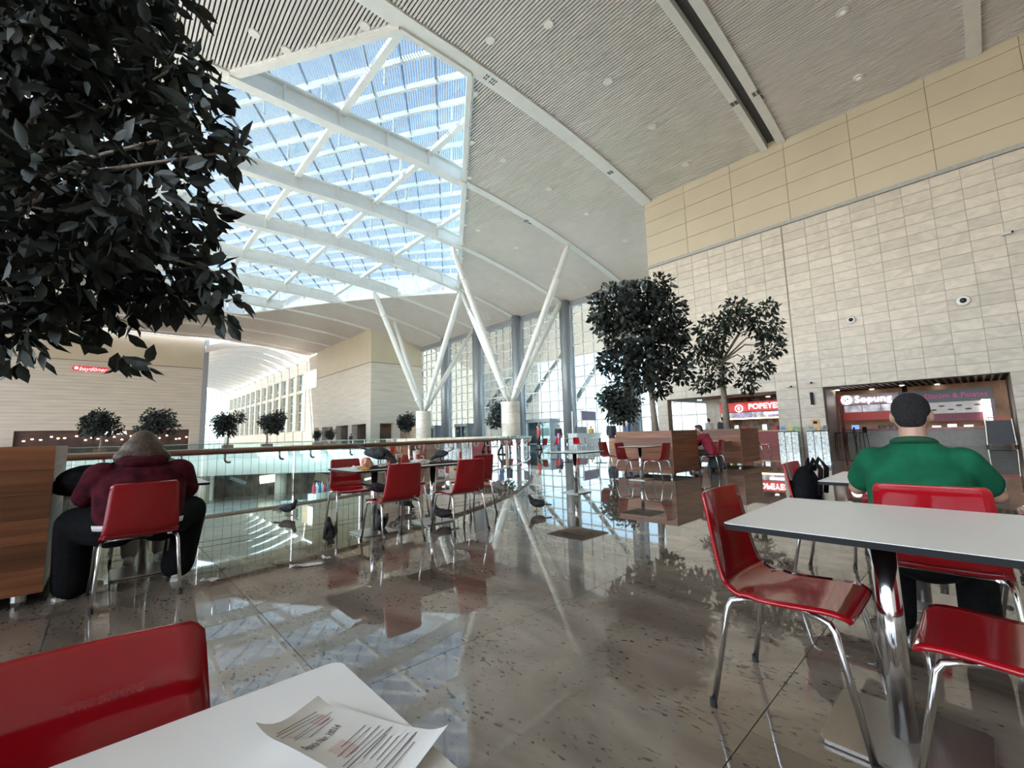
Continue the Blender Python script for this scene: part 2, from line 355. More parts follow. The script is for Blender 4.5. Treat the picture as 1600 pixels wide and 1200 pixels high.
while X < CX1:
    w = .1 if -8 < X < 30.8 else .5
    for y0, y1 in strips(X+w/2):
        za, zb = ceilz(X)+.30, ceilz(X+w)+.30
        b.add([(X, y0, za), (X+w, y0, zb), (X+w, y1, zb), (X, y1, za), (X, y0, za+.4), (X+w, y0, zb+.4), (X+w, y1, zb+.4), (X, y1, za+.4)],
              [(0, 3, 2, 1), (4, 5, 6, 7), (0, 1, 5, 4), (1, 2, 6, 5), (2, 3, 7, 6), (3, 0, 4, 7)])
    X += w
ceiling = struct(b.build('ceiling', mat('ceiling_back', (.10, .10, .10), .9)), 'grey linear slat ceiling curving down towards the window wall')
b = MB(S); X = CX0
while X < CX1-.1:
    for y0, y1 in strips(X+.045):
        for (a0, a1) in ((y0, y1),):
            if -25 < X < 30.3 and a0 < 7.4 and a1 > 6.85: rngs = [(a0, 6.85), (7.4, a1)]
            else: rngs = [(a0, a1)]
            for q0, q1 in rngs:
                if q1-q0 > .05: b.box((X, q0, ceilz(X)), (X+.10, q1, ceilz(X)+.07))
    X += .17
stuff(b.build('ceiling_slat', SLAT, ceiling))
RIBY = [16.1+8.4*k for k in range(10)]
def rib(Y0, Y1, Xa, Xb, name, lab, th=.12):
    b = MB(S); n = max(2, int(abs(Xb-Xa)/2)); rings = []
    for i in range(n+1):
        X = Xa+(Xb-Xa)*i/n; z = ceilz(X); rings.append([(X, Y0, z-th), (X, Y1, z-th), (X, Y1, z+.32), (X, Y0, z+.32)])
    b.loft(rings); return struct(b.build(name, WHITE), lab)
tn = 3
for (a, c_, lab) in ((15.55, 16.4, 'broad white ceiling rib touching the near tip of the skylight'), (7.4, 7.8, 'left beam of the white double ceiling rib'), (6.4, 6.85, 'right beam of the white double ceiling rib'), (-1.95, -1.42, 'white ceiling rib at the far upper right')):
    rib(a, c_, -24.8, 30., f'trim_{tn}', lab); tn += 1
for k, Y in enumerate(RIBY[1:], 1):
    h = hex_x(Y); xr = 39.9 if Y < 65.5 else 30.6
    if h: rib(Y-.3, Y+.3, h[1], xr, f'trim_{tn}', f'{ORD[k]} white ceiling rib to the right of the skylight'); tn += 1; rib(Y-.3, Y+.3, -24.8, h[0], f'trim_{tn}', f'{ORD[k]} white ceiling rib to the left of the skylight')
    else: rib(Y-.3, Y+.3, -24.8, xr, f'trim_{tn}', f'{ORD[k]} white ceiling rib beyond the skylight')
    tn += 1
# ---- skylight
skyl = struct(thing('window_1', 'large diamond-shaped glazed skylight with white purlins', 'skylight'))
def rz(X): return ceilz(X)+2.3
da, db = np.array([-.543, .84]), np.array([17.8, 25.7])/31.26
T0 = np.array([10.78, 13.24]); st = 2.05
for i in range(24):
    for j in range(24):
        c = [T0+(i+a)*st*da+(j+e)*st*db for a, e in ((0, 0), (0, 1), (1, 1), (1, 0))]
        q = hull_clip([tuple(p) for p in c], HEX)
        if len(q) >= 3:
            ar = .5*abs(sum(q[k][0]*q[(k+1) % len(q)][1]-q[(k+1) % len(q)][0]*q[k][1] for k in range(len(q))))
            if ar > .15: MB(S).prism(q, rz, lambda X: rz(X)+.03).build('pane', GLASSS, skyl)
def hexline(p, d):
    t0, t1 = -1e9, 1e9
    for i in range(6):
        (x0, y0), (x1, y1) = HEX[i], HEX[(i+1) % 6]; a, bb = y1-y0, -(x1-x0); c = a*x0+bb*y0
        den = a*d[0]+bb*d[1]; num = c-a*p[0]-bb*p[1]
        if abs(den) < 1e-9:
            if num < 0: return None
            continue
        if den > 0: t1 = min(t1, num/den)
        else: t0 = max(t0, num/den)
    return (t0, t1) if t1-t0 > .4 else None
for dirv, oth, w, hgt, nm in ((da, db, .16, .34, 'purlin'), (db, da, .07, .14, 'mullion')):
    for j in range(24):
        p = T0+oth*st*j; h = hexline(p, dirv)
        if not h: continue
        b = MB(S); n = 10
        for i in range(n):
            A = p+dirv*(h[0]+(h[1]-h[0])*i/n); B = p+dirv*(h[0]+(h[1]-h[0])*(i+1)/n)
            b.bar((*A, rz(A[0])-hgt/2-.01), (*B, rz(B[0])-hgt/2-.01), w, hgt)
        b.build(nm, WHITE if nm == 'purlin' else mat('mullion_grey', (.22, .23, .25), .5), skyl)
        if nm == 'purlin' and j % 2 == 0:
            for s_ in np.arange(h[0]+1, h[1], 4.1):
                A = p+dirv*s_; MB(S).bar((*A, ceilz(A[0])+.9), (*A, rz(A[0])-.3), .12, .12).build('post', WHITE, skyl)
for i in range(6):    # raised curb around the opening
    A, B = np.array(HEX[i]), np.array(HEX[(i+1) % 6]); n = max(2, int(np.linalg.norm(B-A)/2.05)); tl = (B-A)/np.linalg.norm(B-A); nrm = np.array([tl[1], -tl[0]])
    for k in range(n):
        p, q = A+(B-A)*k/n+tl*.03, A+(B-A)*(k+1)/n-tl*.03; o = nrm*.22
        MB(S).add([(*p, ceilz(p[0])-.05), (*q, ceilz(q[0])-.05), (*(q+o), ceilz(q[0])-.05), (*(p+o), ceilz(p[0])-.05), (*p, rz(p[0])), (*q, rz(q[0])), (*(q+o), rz(q[0])), (*(p+o), rz(p[0]))],
                  [(0, 3, 2, 1), (4, 5, 6, 7), (0, 1, 5, 4), (1, 2, 6, 5), (2, 3, 7, 6), (3, 0, 4, 7)]).build('curb_panel', CURB, skyl)
    b = MB(S)
    for k in range(8):
        p, q = A+(B-A)*k/8, A+(B-A)*(k+1)/8; b.bar((*(p-nrm*.05), ceilz(p[0])-.1), (*(q-nrm*.05), ceilz(q[0])-.1), .3, .25)
    b.build('curb_frame', WHITE, skyl)
STIFFX = [-3.2+3.1*k for k in range(12)]
for k, Y in enumerate(RIBY[1:7], 1):
    h = hex_x(Y)
    if not h: continue
    bt = tag(thing('skylight_beam', f'{ORD[k-1]} deep white steel beam spanning the skylight, counted from the camera', 'beam', (0, 0, 0), 0, 'white beams across the skylight'), f'{ORD[k-1]} deep white steel beam spanning the skylight, counted from the camera', 'beam', 'white beams across the skylight')
    n = 12; Xs = [h[0]+(h[1]-h[0])*i/n for i in range(n+1)]
    def prof(y0, y1, z0, z1): return MB(S).loft([[(X, y0, ceilz(X)+z0), (X, y1, ceilz(X)+z0), (X, y1, ceilz(X)+z1), (X, y0, ceilz(X)+z1)] for X in Xs])
    prof(Y-.32, Y+.32, -.32, -.22).build('bottom_flange', WHITE, bt); prof(Y-.05, Y+.05, -.22, .82).build('web', WHITE, bt); prof(Y-.32, Y+.32, .82, .92).build('top_flange', WHITE, bt)
    for X in STIFFX:
        if h[0]+.4 < X < h[1]-.4: MB(S).box((X-.03, Y-.28, ceilz(X)-.22), (X+.03, Y+.28, ceilz(X)+.82)).build('stiffener', WHITE, bt)
for X in (-3.1, 3.1, 9.3, 15.5, 21.7):
    h = hex_y(X); ys = [h[0]]+[Y for Y in RIBY if h[0] < Y < h[1]]+[h[1]]
    for k in range(len(ys)-1):
        MB(S).bar((X, ys[k]+.05, ceilz(X)+.78), (X, ys[k+1]-.05, ceilz(X)+.78), .38, .34).build('tie_beam', WHITE, skyl)
# ---- downlights
def onceil(x, y):
    d = ray(x, y); t = np.linspace(3, 120, 6000); P = (CAM+t[:, None]*d)/S
    cz = 20.25-.0055*(np.maximum(P[:, 0], 9)-15)**2; i = np.where(P[:, 2] > cz)[0]
    return P[i[0]]
LAMP = mat('downlight_lens', (.9, .89, .85), .3, emit=(1, .97, .9), estr=.35)
rows = {}
for px in [(857,37),(950,127),(1019,198),(1072,257),(766,62),(741,146),(736,222),(786,250),(858,295),(917,334),(977,376),(1316,18),(1341,121),(397,52),(447,78),(570,40),(732,277),(728,313),(726,351),(747,360),(722,380),(807,387),(867,420),(915,449),(722,403),(785,453),(830,475),(764,498)]:
    p = onceil(*px); k = int(math.floor((p[1]-7.7)/8.4)); rows.setdefault(k, []).append(p)
RN = {-1: 'right of the double rib', 0: 'between the double rib and the broad rib', 1: 'beyond the broad rib', 2: 'in the third ceiling bay', 3: 'in the fourth ceiling bay', 4: 'in the fifth ceiling bay', 5: 'in the sixth ceiling bay'}
lens = MB().lathe([(.001, -.02), (.12, -.02), (.12, 0)], seg=16).mesh('lens'); lens.materials.append(LAMP)
ring = MB().lathe([(.12, -.035), (.2, -.03), (.22, .0), (.22, .05), (.12, .05), (.12, -.035)], seg=20).mesh('ring'); ring.materials.append(WHITE)
for k, ps in rows.items():
    for i, p in enumerate(sorted(ps, key=lambda q: -q[0])):
        t = thing('downlight', f'{ORD[i]} round ceiling downlight from the right {RN.get(k, "in a far ceiling bay")}', 'ceiling light', (p[0]*S, p[1]*S, (ceilz(p[0]))*S-.02), 0, 'round ceiling downlights')
        link('lens', lens, t); link('ring', ring, t)

for k, (px, lab) in enumerate((((765, 121), 'dark slotted vent on the broad rib next to the skylight corner'), ((957, 270), 'dark slotted vent low on the broad rib near the cream wall'), ((1150, 163), 'dark slotted vent on the left beam of the double rib'), ((1184, 147), 'dark slotted vent on the right beam of the double rib'), ((826, 345), 'small slotted vent on the second ceiling rib'))):
    p = onceil(*px); t = thing('rib_vent', lab, 'vent', (p[0]*S, p[1]*S, (ceilz(p[0])-.12)*S), 0, 'slotted vents in the ceiling ribs')
    for i in range(2):
        for j in range(2):
            for q in range(3): MB().box((-.42+.48*i+.12*q, -.17+.19*j, -.006), (-.36+.48*i+.12*q, -.03+.19*j, .01)).build('slot', DARKB, t)
# ---- right stone wall with cream panels
def wallbox(name, lab, a, c, m): return struct(MB(S).box(a, c).build(name, m), lab)
b = MB(S)
b.box((30, -13.5, 3.43), (30.6, 16.2, 20.6)).box((30, 5.9, 0), (30.6, 8.3, 3.43)).box((30, 15.4, 0), (30.6, 16.2, 3.43)).box((30, -13.5, 0), (30.6, -1.2, 3.43))
b.box((30.6, 15.6, 3.45), (40.2, 16.2, 20))
wr = struct(b.build('wall_right', JOINT), 'tall wall of pale stone tiles with cream panels above')
cols = [7.10-.0]+[5.91-1.09*k for k in range(0, 9)]
colsL = [7.16+1.13*k for k in range(9)]
edges = [(cols[i+1], cols[i]) for i in range(len(cols)-1)]+[(colsL[i], colsL[i+1]) for i in range(8)]
tiles = []
for (y0, y1) in edges:
    for r in range(25):
        z1 = 13.62-.5363*r; z0 = z1-.5363
        if r >= 19: z1 = 3.43-.5717*(r-19); z0 = z1-.5717
        ya, yb = y0, y1
        if z0 < 3.3:
            if yb > 5.9 and ya < 8.3: ya, yb = max(ya, 5.9), min(yb, 8.3)
            elif yb > 15.4: ya = max(ya, 15.4)
            elif ya < -1.2 and yb <= 1: yb = min(yb, -1.2)
            else: continue
            if yb-ya < .15: continue
        tiles.append((ya, yb, z0, z1))
tiles.sort(key=lambda t: (t[0]+t[1])/2)
cache = {}; bst = MB(S)
for i, (y0, y1, z0, z1) in enumerate(tiles):
    if i < 300:
        key = (round(y1-y0, 3), round(z1-z0, 3))
        if key not in cache:
            hy, hz = (y1-y0)/2-.008, (z1-z0)/2-.008
            cache[key] = MB(S).box((-.035, -hy, -hz), (0, hy, hz)).mesh('wall_tile'); cache[key].materials.append(STONE)
        link('wall_tile', cache[key], wr).location = (30*S, (y0+y1)/2*S, (z0+z1)/2*S)
    else: bst.box((29.965, y0+.008, z0+.008), (30, y1-.008, z1-.008))
stuff(bst.build('distant_wall_tile', STONE, wr))
for c in range(7):
    y0 = 16.2-3.2*c; y0, y1 = 13.03+3.2-3.22*c-3.22, 13.03+3.2-3.22*c
    y1 = min(y1, 16.2)
    for r in range(5):
        z0 = 13.85+1.16*r; z1 = min(z0+1.16, 19.6)
        MB(S).box((29.94, y0+.012, z0+.012), (30, y1-.012, z1-.012)).build('cream_panel', CREAM, wr)
MB(S).box((29.86, -6, 13.64), (30, 16.2, 13.85)).build('cornice', mat('cornice_grey', (.42, .41, .40), .4), wr)
# cameras, lamp, sign on the wall
def dome(px, lab, r=.2):
    p = onx(*px, 29.95*S); t = thing('security_camera', lab, 'camera', p)
    t.rotation_euler = (0, -PI/2, 0)
    MB().lathe([(r, 0), (r, .04), (r*.85, .09), (r*.6, .1)], seg=18).build('housing', WHITE, t, True)
    MB().ell((0, 0, .09), (r*.5, r*.5, r*.42), 12, 8).build('dome', mat('dark_dome', (.02, .02, .02), .1), t, True)
dome((1505, 470), 'larger white dome camera with dark lens high on the stone wall', .24)
dome((1330, 500), 'smaller white dome camera with dark lens lower left on the stone wall', .2)
for px, lab in (((1572, 365), 'small white bullet camera near the right edge of the stone wall'), ((1233, 603), 'grey bullet camera above the restaurant opening on the stone wall'), ((1264, 597), 'tiny dark camera right of the wall joint above the wall lamp')):
    p = onx(*px, 29.9*S); t = thing('security_camera', lab, 'camera', p)
    MB().bar((-.05, .12, -.02), (-.28, -.15, -.06), .1, .1).build('housing', GREYW, t); MB().bar((.06, .12, 0), (-.08, .12, 0), .05, .05).build('bracket', WHITE, t)
    MB().bar((-.28, -.15, -.06), (-.3, -.17, -.063), .07, .07).build('lens', EDGE, t)
p = onx(1269, 623, 29.9*S); t = thing('wall_lamp', 'slim black upright lamp on the stone pier between the openings', 'lamp', p)
MB().box((-.12, -.06, -.33), (0.02, .06, .33)).build('body', EDGE, t); MB().box((-.1, -.04, -.345), (-.01, .04, -.33)).build('lens', LAMP, t)
p = onx(1274, 660, 29.9*S); t = thing('notice_plate', 'small orange square notice above the recycling bins', 'sign', p)
MB().box((-.01, -.16, -.16), (.02, .16, .16)).build('plate', mat('notice_orange', (.75, .42, .16), .5), t); MB().box((-.015, -.09, -.07), (-.01, .09, .07)).build('symbol', EDGE, t)
# ---- recycling bins
def bins(Y, n, labs, lab):
    t = thing('recycling_station', lab, 'recycling bin', (29.2*S, Y*S, 0))
    w = .31
    for k in range(n):
        y = (k-(n-1)/2)*w
        bb = MB().box((-.2, y-w/2+.015, .0), (.2, y+w/2-.015, .86)).build('bin', mat('bin_glass', (.55, .58, .58), .2, var=.22, scale=9, metal=.3), t)
        MB().box((-.215, y-w/2+.02, .84), (.2, y+w/2-.02, .88)).build('lid', EDGE, bb)
        MB().lathe([(.001, .881), (.1, .881), (.1, .884)], (0, y, 0), 14).build('opening', BLACKR, bb)
        MB().box((.17, y-w/2+.06, .93), (.19, y+w/2-.06, 1.13)).build('label_plate', labs[k], t)
        MB().box((.175, y-.02, .88), (.185, y+.02, .93)).build('post', CHROME, t)
CLR = {k: mat('plate_'+k, c, .5) for k, c in dict(blue=(.1, .32, .62), yellow=(.75, .68, .15), green=(.2, .5, .15), teal=(.25, .36, .33), orange=(.8, .4, .2), dark=(.15, .18, .2)).items()}
bins(7.62, 3, [CLR['green'], CLR['yellow'], CLR['blue']], 'recycling bins with blue, yellow and green plates left of the wall joint')
bins(6.2, 3, [CLR['dark'], CLR['orange'], CLR['teal']], 'recycling bins with grey and orange plates right of the wall joint')

# ---- shops behind the stone wall (old units)
SHOPW = mat('shop_stone', (.36, .31, .26), .5, var=.05)
wallbox('wall_shop_side', 'beige side wall of the right shop opening', (30.6, 5.9, 0), (33.4, 6.2, 3.43), SHOPW)
wallbox('wall_shop_right', 'beige side wall at the right end of the shop opening', (30.6, -1.5, 0), (33.4, -1.2, 3.43), SHOPW)
b = MB(S).box((30.6, -1.5, 3.5), (40, 15.6, 3.6)); cs = struct(b.build('ceiling', DARKB), 'low slatted shop ceiling behind the stone wall')
b = MB(S)
for k in range(60): y = -1.3+.28*k; b.box((30.62, y, 3.42), (39.9, y+.1, 3.5))
stuff(b.build('slat', mat('brown_slat', (.22, .17, .14), .5), cs))
LED = mat('led_white', (1, 1, 1), .5, emit=(1, .93, .82), estr=6)
def shoplight(px, k):
    p = onz(px[0], px[1], 3.40*S); t = thing('spot_lamp', f'{ORD[k] if k < 12 else ["thirteenth", "fourteenth", "fifteenth"][k-12]} lit spot lamp in the low shop ceilings, counted from the right', 'lamp', p, 0, 'lit spots in the shop ceilings')
    MB().box((-.16, -.08, -.02), (.16, .08, .02)).build('lens', LED, t); MB().box((-.19, -.11, .0), (.19, .11, .05)).build('frame', WHITE, t)
for k, px in enumerate([(1573, 600), (1520, 601), (1464, 600.5), (1465, 607), (1409, 602), (1415, 608), (1362, 608), (1371.5, 613), (1308, 609.5), (1322, 614.5)]): shoplight(px, k)
for k, px in enumerate([(1200, 619.5), (1181, 624), (1131, 624), (1121, 628), (1093, 625)]): shoplight(px, k+10)
SPK = mat('shop_purple', (.17, .10, .12), .4); LETW = mat('letter_white', (1, 1, 1), .5, emit=(1, .97, 1), estr=3.2)
REDS = mat('sign_red', (.55, .03, .03), .4, emit=(.8, .05, .03), estr=.2); MENU = mat('menu_panel', (.55, .52, .58), .4, emit=(.8, .75, .85), estr=.2, var=.5, scale=3)
DKR = mat('shop_dark_red', (.20, .02, .03), .4)
FX = Matrix(((0, 0, -1, 0), (-1, 0, 0, 0), (0, 1, 0, 0), (0, 0, 0, 1)))   # text frame facing -X
def fx(x, y, z): M = FX.copy(); M.translation = (x*S, y*S, z*S); return M
LOCALX = FX
# left restaurant in the passage
t = thing('restaurant_front', 'red fried-chicken restaurant front with white lit lettering behind the left opening', 'restaurant')
MB(S).box((33, 6.4, 2.38), (33.3, 12.9, 3.05)).build('sign_board', REDS, t)
text('sign_lettering', 'POPEYES', .52*S, LETW, t, fx(32.97, 10.95, 2.70), .02, 1.0, 0, 'LEFT')
lg = MB(S).lathe([(.26, 0), (.26, .05)], seg=20).build('logo_disc', LETW, t); lg.matrix_local = fx(32.95, 11.55, 2.62)
lr = MB(S).lathe([(.21, .051), (.21, .06)], seg=20).build('logo_red', REDS, lg); MB(S).prism([(-.07, .1), (.07, .1), (.09, -.02), (0, -.14), (-.09, -.02)], .06, .07).build('logo_mark', LETW, lg)
for k in range(6): MB(S).box((33.02, 6.6+1.05*k, 1.95), (33.2, 7.6+1.05*k, 2.33)).build('menu_board', MENU if k % 2 else mat('menu_purple', (.35, .28, .42), .4, emit=(.5, .42, .6), estr=.25, var=.5, scale=5), t)
MB(S).box((32.99, 8.6, 2.14), (33.02, 10., 2.26)).build('menu_heading', LETW, t)
MB(S).box((33.1, 12.4, 1.3), (33.2, 12.88, 2.3)).build('menu_side', mat('menu_mixed', (.7, .4, .1), .4, emit=(.6, .45, .1), estr=.5, var2=(.1, .5, .2), scale=4), t)
MB(S).box((33.0, 6.4, 1.85), (33.05, 12.9, 1.93)).build('light_strip', mat('led_warm', (1, .8, .5), .5, emit=(1, .75, .4), estr=4), t)
MB(S).box((32.6, 6.4, .95), (33.2, 12.3, 1.05)).build('counter_top', mat('counter_wood', (.5, .3, .16), .4), t)
MB(S).box((32.7, 6.4, 0), (33.1, 12.3, .95)).build('counter_body', mat('counter_red', (.30, .03, .03), .4), t)
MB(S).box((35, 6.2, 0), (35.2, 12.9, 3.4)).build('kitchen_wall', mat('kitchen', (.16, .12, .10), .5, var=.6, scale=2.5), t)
for k in range(9): MB(S).box((32.75, 6.8+.6*k, 1.05), (33., 7.1+.6*k, 1.2+.12*(k % 3))).build('counter_item', [mat('item_orange', (.6, .2, .05), .5), mat('item_red', (.5, .04, .04), .5), STEEL][k % 3], t)
wallbox('wall_passage', 'stone pier beside the red restaurant in the passage', (33, 12.9, 0), (35.2, 13.9, 3.43), STONE)
# right shops
t = thing('noodle_shop', 'dark red noodle counter with white lit lettering in the right opening', 'restaurant')
MB(S).box((33, 2.95, 2.45), (33.25, 5.72, 3.05)).build('sign_board', mat('sign_mauve', (.30, .24, .26), .4), t)
text('sign_lettering', 'Sopung', .56*S, LETW, t, fx(32.97, 4.98, 2.74), .02, 1.05, 0, 'LEFT')
lg = MB(S).lathe([(.27, 0), (.27, .05)], seg=20).build('logo_disc', LETW, t); lg.matrix_local = fx(32.97, 5.36, 2.75)
MB(S).box((-.1, -.1, .051), (-.02, .02, .06)).box((.02, -.02, .051), (.1, .12, .06)).box((-.14, .04, .051), (-.04, .1, .06)).build('logo_mark', SPK, lg)
for k in range(3): MB(S).box((33.02, 2.95+.87*k, 2.0), (33.1, 3.78+.87*k, 2.4)).build('menu_board', MENU, t)
MB(S).box((32.98, 5.62, 0), (33.2, 5.76, 3.1)).build('frame_post', DKR, t)
MB(S).box((33.1, 2.96, 1.5), (33.3, 5.65, 2.0)).build('canopy', mat('canopy_red', (.28, .02, .02), .5, emit=(.5, .05, .02), estr=.15), t)
MB(S).box((34.8, 2.95, 0), (35, 6.2, 3.4)).build('back_wall', mat('kitchen_glow', (.28, .17, .11), .5, emit=(.8, .4, .18), estr=.03, var=.3, scale=1), t)  # warm glow put into the wall surface itself, not a lamp
MB(S).box((32.7, 2.96, .88), (33.3, 5.6, .98)).build('counter_top', DKR, t); MB(S).box((32.8, 2.96, 0), (33.2, 5.55, .88)).build('counter_body', mat('counter_grey', (.25, .23, .21), .5), t)
MB(S).box((32.9, 4.9, .98), (32.95, 5.25, 1.22)).build('till_screen', mat('screen', (.1, .2, .5), .3, emit=(.15, .3, .8), estr=.8), t)
for k in range(3): MB(S).lathe([(.12, .98), (.14, 1.1), (.1, 1.2)], (33, 3.9-.3*k, 0), 10).build('pot', STEEL, t)
t = thing('doner_shop', 'dark doner and potato counter with purple lettering right of the green shirt', 'restaurant')
MB(S).box((33, -.65, 2.34), (33.25, 2.93, 3.0)).build('sign_board', mat('sign_dark', (.05, .045, .05), .4), t)
text('sign_lettering', 'Dürüm & Patates', .36*S, mat('letter_purple', (.30, .03, .11), .5, emit=(.45, .04, .16), estr=.35), t, fx(32.97, .72, 2.66), .02, .95)
MB(S).box((33.1, -.4, 1.72), (33.2, 2.9, 2.33)).build('menu_band', mat('menu_pale', (.42, .39, .37), .5, emit=(.5, .46, .44), estr=.15), t)
for k in range(9): MB(S).ell((33.09, 2.6-.33*k, 2.12-.2*(k % 2)), (.02, .13, .04), 8, 5).build('menu_picture', mat('food_dark', (.08, .05, .04), .6), t)
MB(S).box((33.1, -.4, 1.3), (33.25, 2.9, 1.7)).build('canopy', mat('canopy_plum', (.20, .035, .06), .5), t)
MB(S).box((34.8, -1.2, 0), (35, 2.7, 3.4)).build('back_wall', MATS['kitchen_glow'], t)
MB(S).box((32.7, -1.0, .88), (33.3, 2.7, .98)).build('counter_top', mat('counter_pink', (.45, .16, .14), .4), t); MB(S).box((32.8, -1.0, 0), (33.2, 2.7, .88)).build('counter_body', MATS['counter_grey'], t)
for k in range(14):
    for e in (0, 1): MB(S).box((32.93, -.52+.17*e, 1.02+.098*k), (32.98, -.37+.17*e, 1.09+.098*k)).build('light_tile', mat('tile_light', (1, 1, 1), .5, emit=(1, .97, .95), estr=2.5), t)
MB(S).box((32.9, -.66, .98), (33.1, -.54, 2.4)).build('frame_post', SPK, t)
for k in range(4): MB(S).box((32.8, .2+.6*k, .98), (33.1, .55+.6*k, 1.08+.06*(k % 2))).build('counter_tray', STEEL, t)
p = onx(1566, 697, 31.2*S)
t = thing('tray_trolley', 'black tray trolley with red trays at the right end of the shops', 'trolley', (p[0], p[1], 0))
MB().box((-.3, -.4, .15), (.3, .4, 1.15)).build('body', mat('trolley_black', (.03, .03, .035), .5), t)
for a in (-.32, .32):
    for e in (-.42, .42): MB().tube([(a, e, .05), (a, e*.9, 1.2)], .025).build('post', STEEL, t); MB().lathe([(.05, 0), (.05, .1)], (a, e, 0), 10).build('wheel', BLACKR, t)
for k in range(3): MB().box((-.28, -.36, 1.16+.05*k), (.28, .36, 1.19+.05*k)).build('tray', mat('tray_red', (.5, .05, .03), .4), t)
for k, px in enumerate((1314, 1331, 1348)):
    p = onx(px, 697, 31.6*S); t = thing('bar_stool', f'{ORD[k]} black high stool from the left before the noodle counter', 'stool', (p[0], p[1], 0), .3*k, 'black stools by the noodle counter')
    MB().box((-.18, -.18, .70), (.18, .18, .74)).build('seat', EDGE, t); MB().box((-.18, -.19, .74), (.18, -.16, 1.0)).build('backrest', EDGE, t)
    for a in (-1, 1):
        for e in (-1, 1): MB().tube([(a*.15, e*.15, .7), (a*.2, e*.2, 0)], .018).build('leg', EDGE, t)

# ---- window wall X=40 with grey columns
COLY = [24., 32.4, 40.8, 49.2, 57.6]
bounds = [16.3]+COLY+[65.7]
wn = 2
for k in range(6):
    y0, y1 = bounds[k]+(.0 if k == 0 else .6), bounds[k+1]-(.6 if k < 5 else 0)
    wd = struct(thing(f'window_{wn}', f'{ORD[k]} tall gridded window bay of the far glass wall from the right', 'window')); wn += 1
    nv = 5; ys = [y0+(y1-y0)*i/nv for i in range(nv+1)]; zs = [0]+[2.6+1.27*i for i in range(11)]+[16.4]
    for y in ys: MB(S).box((39.9, y-.035, 0), (40.05, y+.035, 16.4)).build('mullion', GREY, wd)
    for z in zs[1:]: MB(S).box((39.85, y0, z-.07), (40.0, y1, z+.07)).build('transom', WHITE, wd)
    for i in range(nv):
        for j in range(len(zs)-1): MB(S).box((39.99, ys[i]+.05, zs[j]+.04), (40.01, ys[i+1]-.05, zs[j+1]-.04)).build('pane', GLASS, wd)
struct(MB(S).box((39.7, 16.2, 16.2), (40.4, 65.8, 17.2)).build('trim_40', mat('grey_band', (.30, .31, .33), .5)), 'grey beam above the far glass wall')
wd = struct(thing(f'window_{wn}', 'low bright window at the back of the passage', 'window')); wn += 1
for y in (9., 10.4, 11.8, 13.2, 14.6, 15.8): MB(S).box((39.9, y-.05, 0), (40.1, y+.05, 3.45)).build('mullion', GREYW, wd)
for z in (.05, 1.7, 2.6): MB(S).box((39.9, 9, z-.05), (40.05, 15.8, z+.05)).build('transom', GREYW, wd)
for k in range(5): MB(S).box((39.99, 9.05+1.4*k, 0), (40.01, 10.35+1.4*k, 3.45)).build('pane', GLASS, wd)
for k, Y in enumerate(COLY):
    t = thing('window_column', f'{ORD[k]} round grey column of the glass wall from the right', 'column', (0, 0, 0), 0, 'grey columns of the glass wall')
    MB(S).lathe([(.62, 0), (.62, ceilz(39.3)-.1)], (39.2, Y, 0), 20).build('shaft', GREY, t, True)
    MB(S).box((39.5, Y-.55, 0), (40.2, Y+.55, 16.5)).build('pilaster', mat('pale_blue_grey', (.5, .55, .62), .4), t)
# outside: canopy, struts, wing building, ground, hills
SOFF = bpy.data.materials.new('canopy_membrane'); SOFF.use_nodes = True; _n = SOFF.node_tree.nodes; _n.remove(_n['Principled BSDF'])
_t = _n.new('ShaderNodeBsdfTranslucent'); _d = _n.new('ShaderNodeBsdfDiffuse'); _m = _n.new('ShaderNodeMixShader'); _z = _n.new('ShaderNodeTexNoise'); _z.inputs['Scale'].default_value = .7; _c = _n.new('ShaderNodeValToRGB')
_c.color_ramp.elements[0].color = (.20, .15, .12, 1); _c.color_ramp.elements[1].color = (.28, .22, .185, 1)
SOFF.node_tree.links.new(_z.outputs[0], _c.inputs[0]); SOFF.node_tree.links.new(_c.outputs[0], _t.inputs[0]); SOFF.node_tree.links.new(_c.outputs[0], _d.inputs[0]); _m.inputs[0].default_value = .5
SOFF.node_tree.links.new(_t.outputs[0], _m.inputs[1]); SOFF.node_tree.links.new(_d.outputs[0], _m.inputs[2]); SOFF.node_tree.links.new(_m.outputs[0], _n['Material Output'].inputs[0])
struct(MB(S).add([(40.4, 16, 17.6), (53, 16, 13.2), (53, 66, 13.2), (40.4, 66, 17.6)], [(0, 1, 2, 3)]).build('trim_41', SOFF), 'beige translucent canopy outside the glass wall')
for k, Y in enumerate(COLY[:4]):
    t = MB(S).tube([(40.2, Y, 4.6), (50, Y, 14.2)], .28, 10).build('canopy_strut', mat('strut_grey', (.36, .34, .32), .6), None, True)
    tag(t, f'{ORD[k]} slanting grey strut outside the glass wall from the right', 'strut', 'canopy struts outside')
o = MB(S).box((56, 68, -.3), (72, 130, 26)).build('neighbour_building', mat('facade_beige', (.36, .29, .24), .7, var=.05)); tag(o, 'beige building wing standing outside the left windows', 'building')
struct(MB(S).box((40.6, -60, -.6), (400, 200, -.3)).build('floor', mat('paving', (.72, .71, .68), .8, var=.08, scale=.05)), 'sunlit pale paving outside the glass wall')
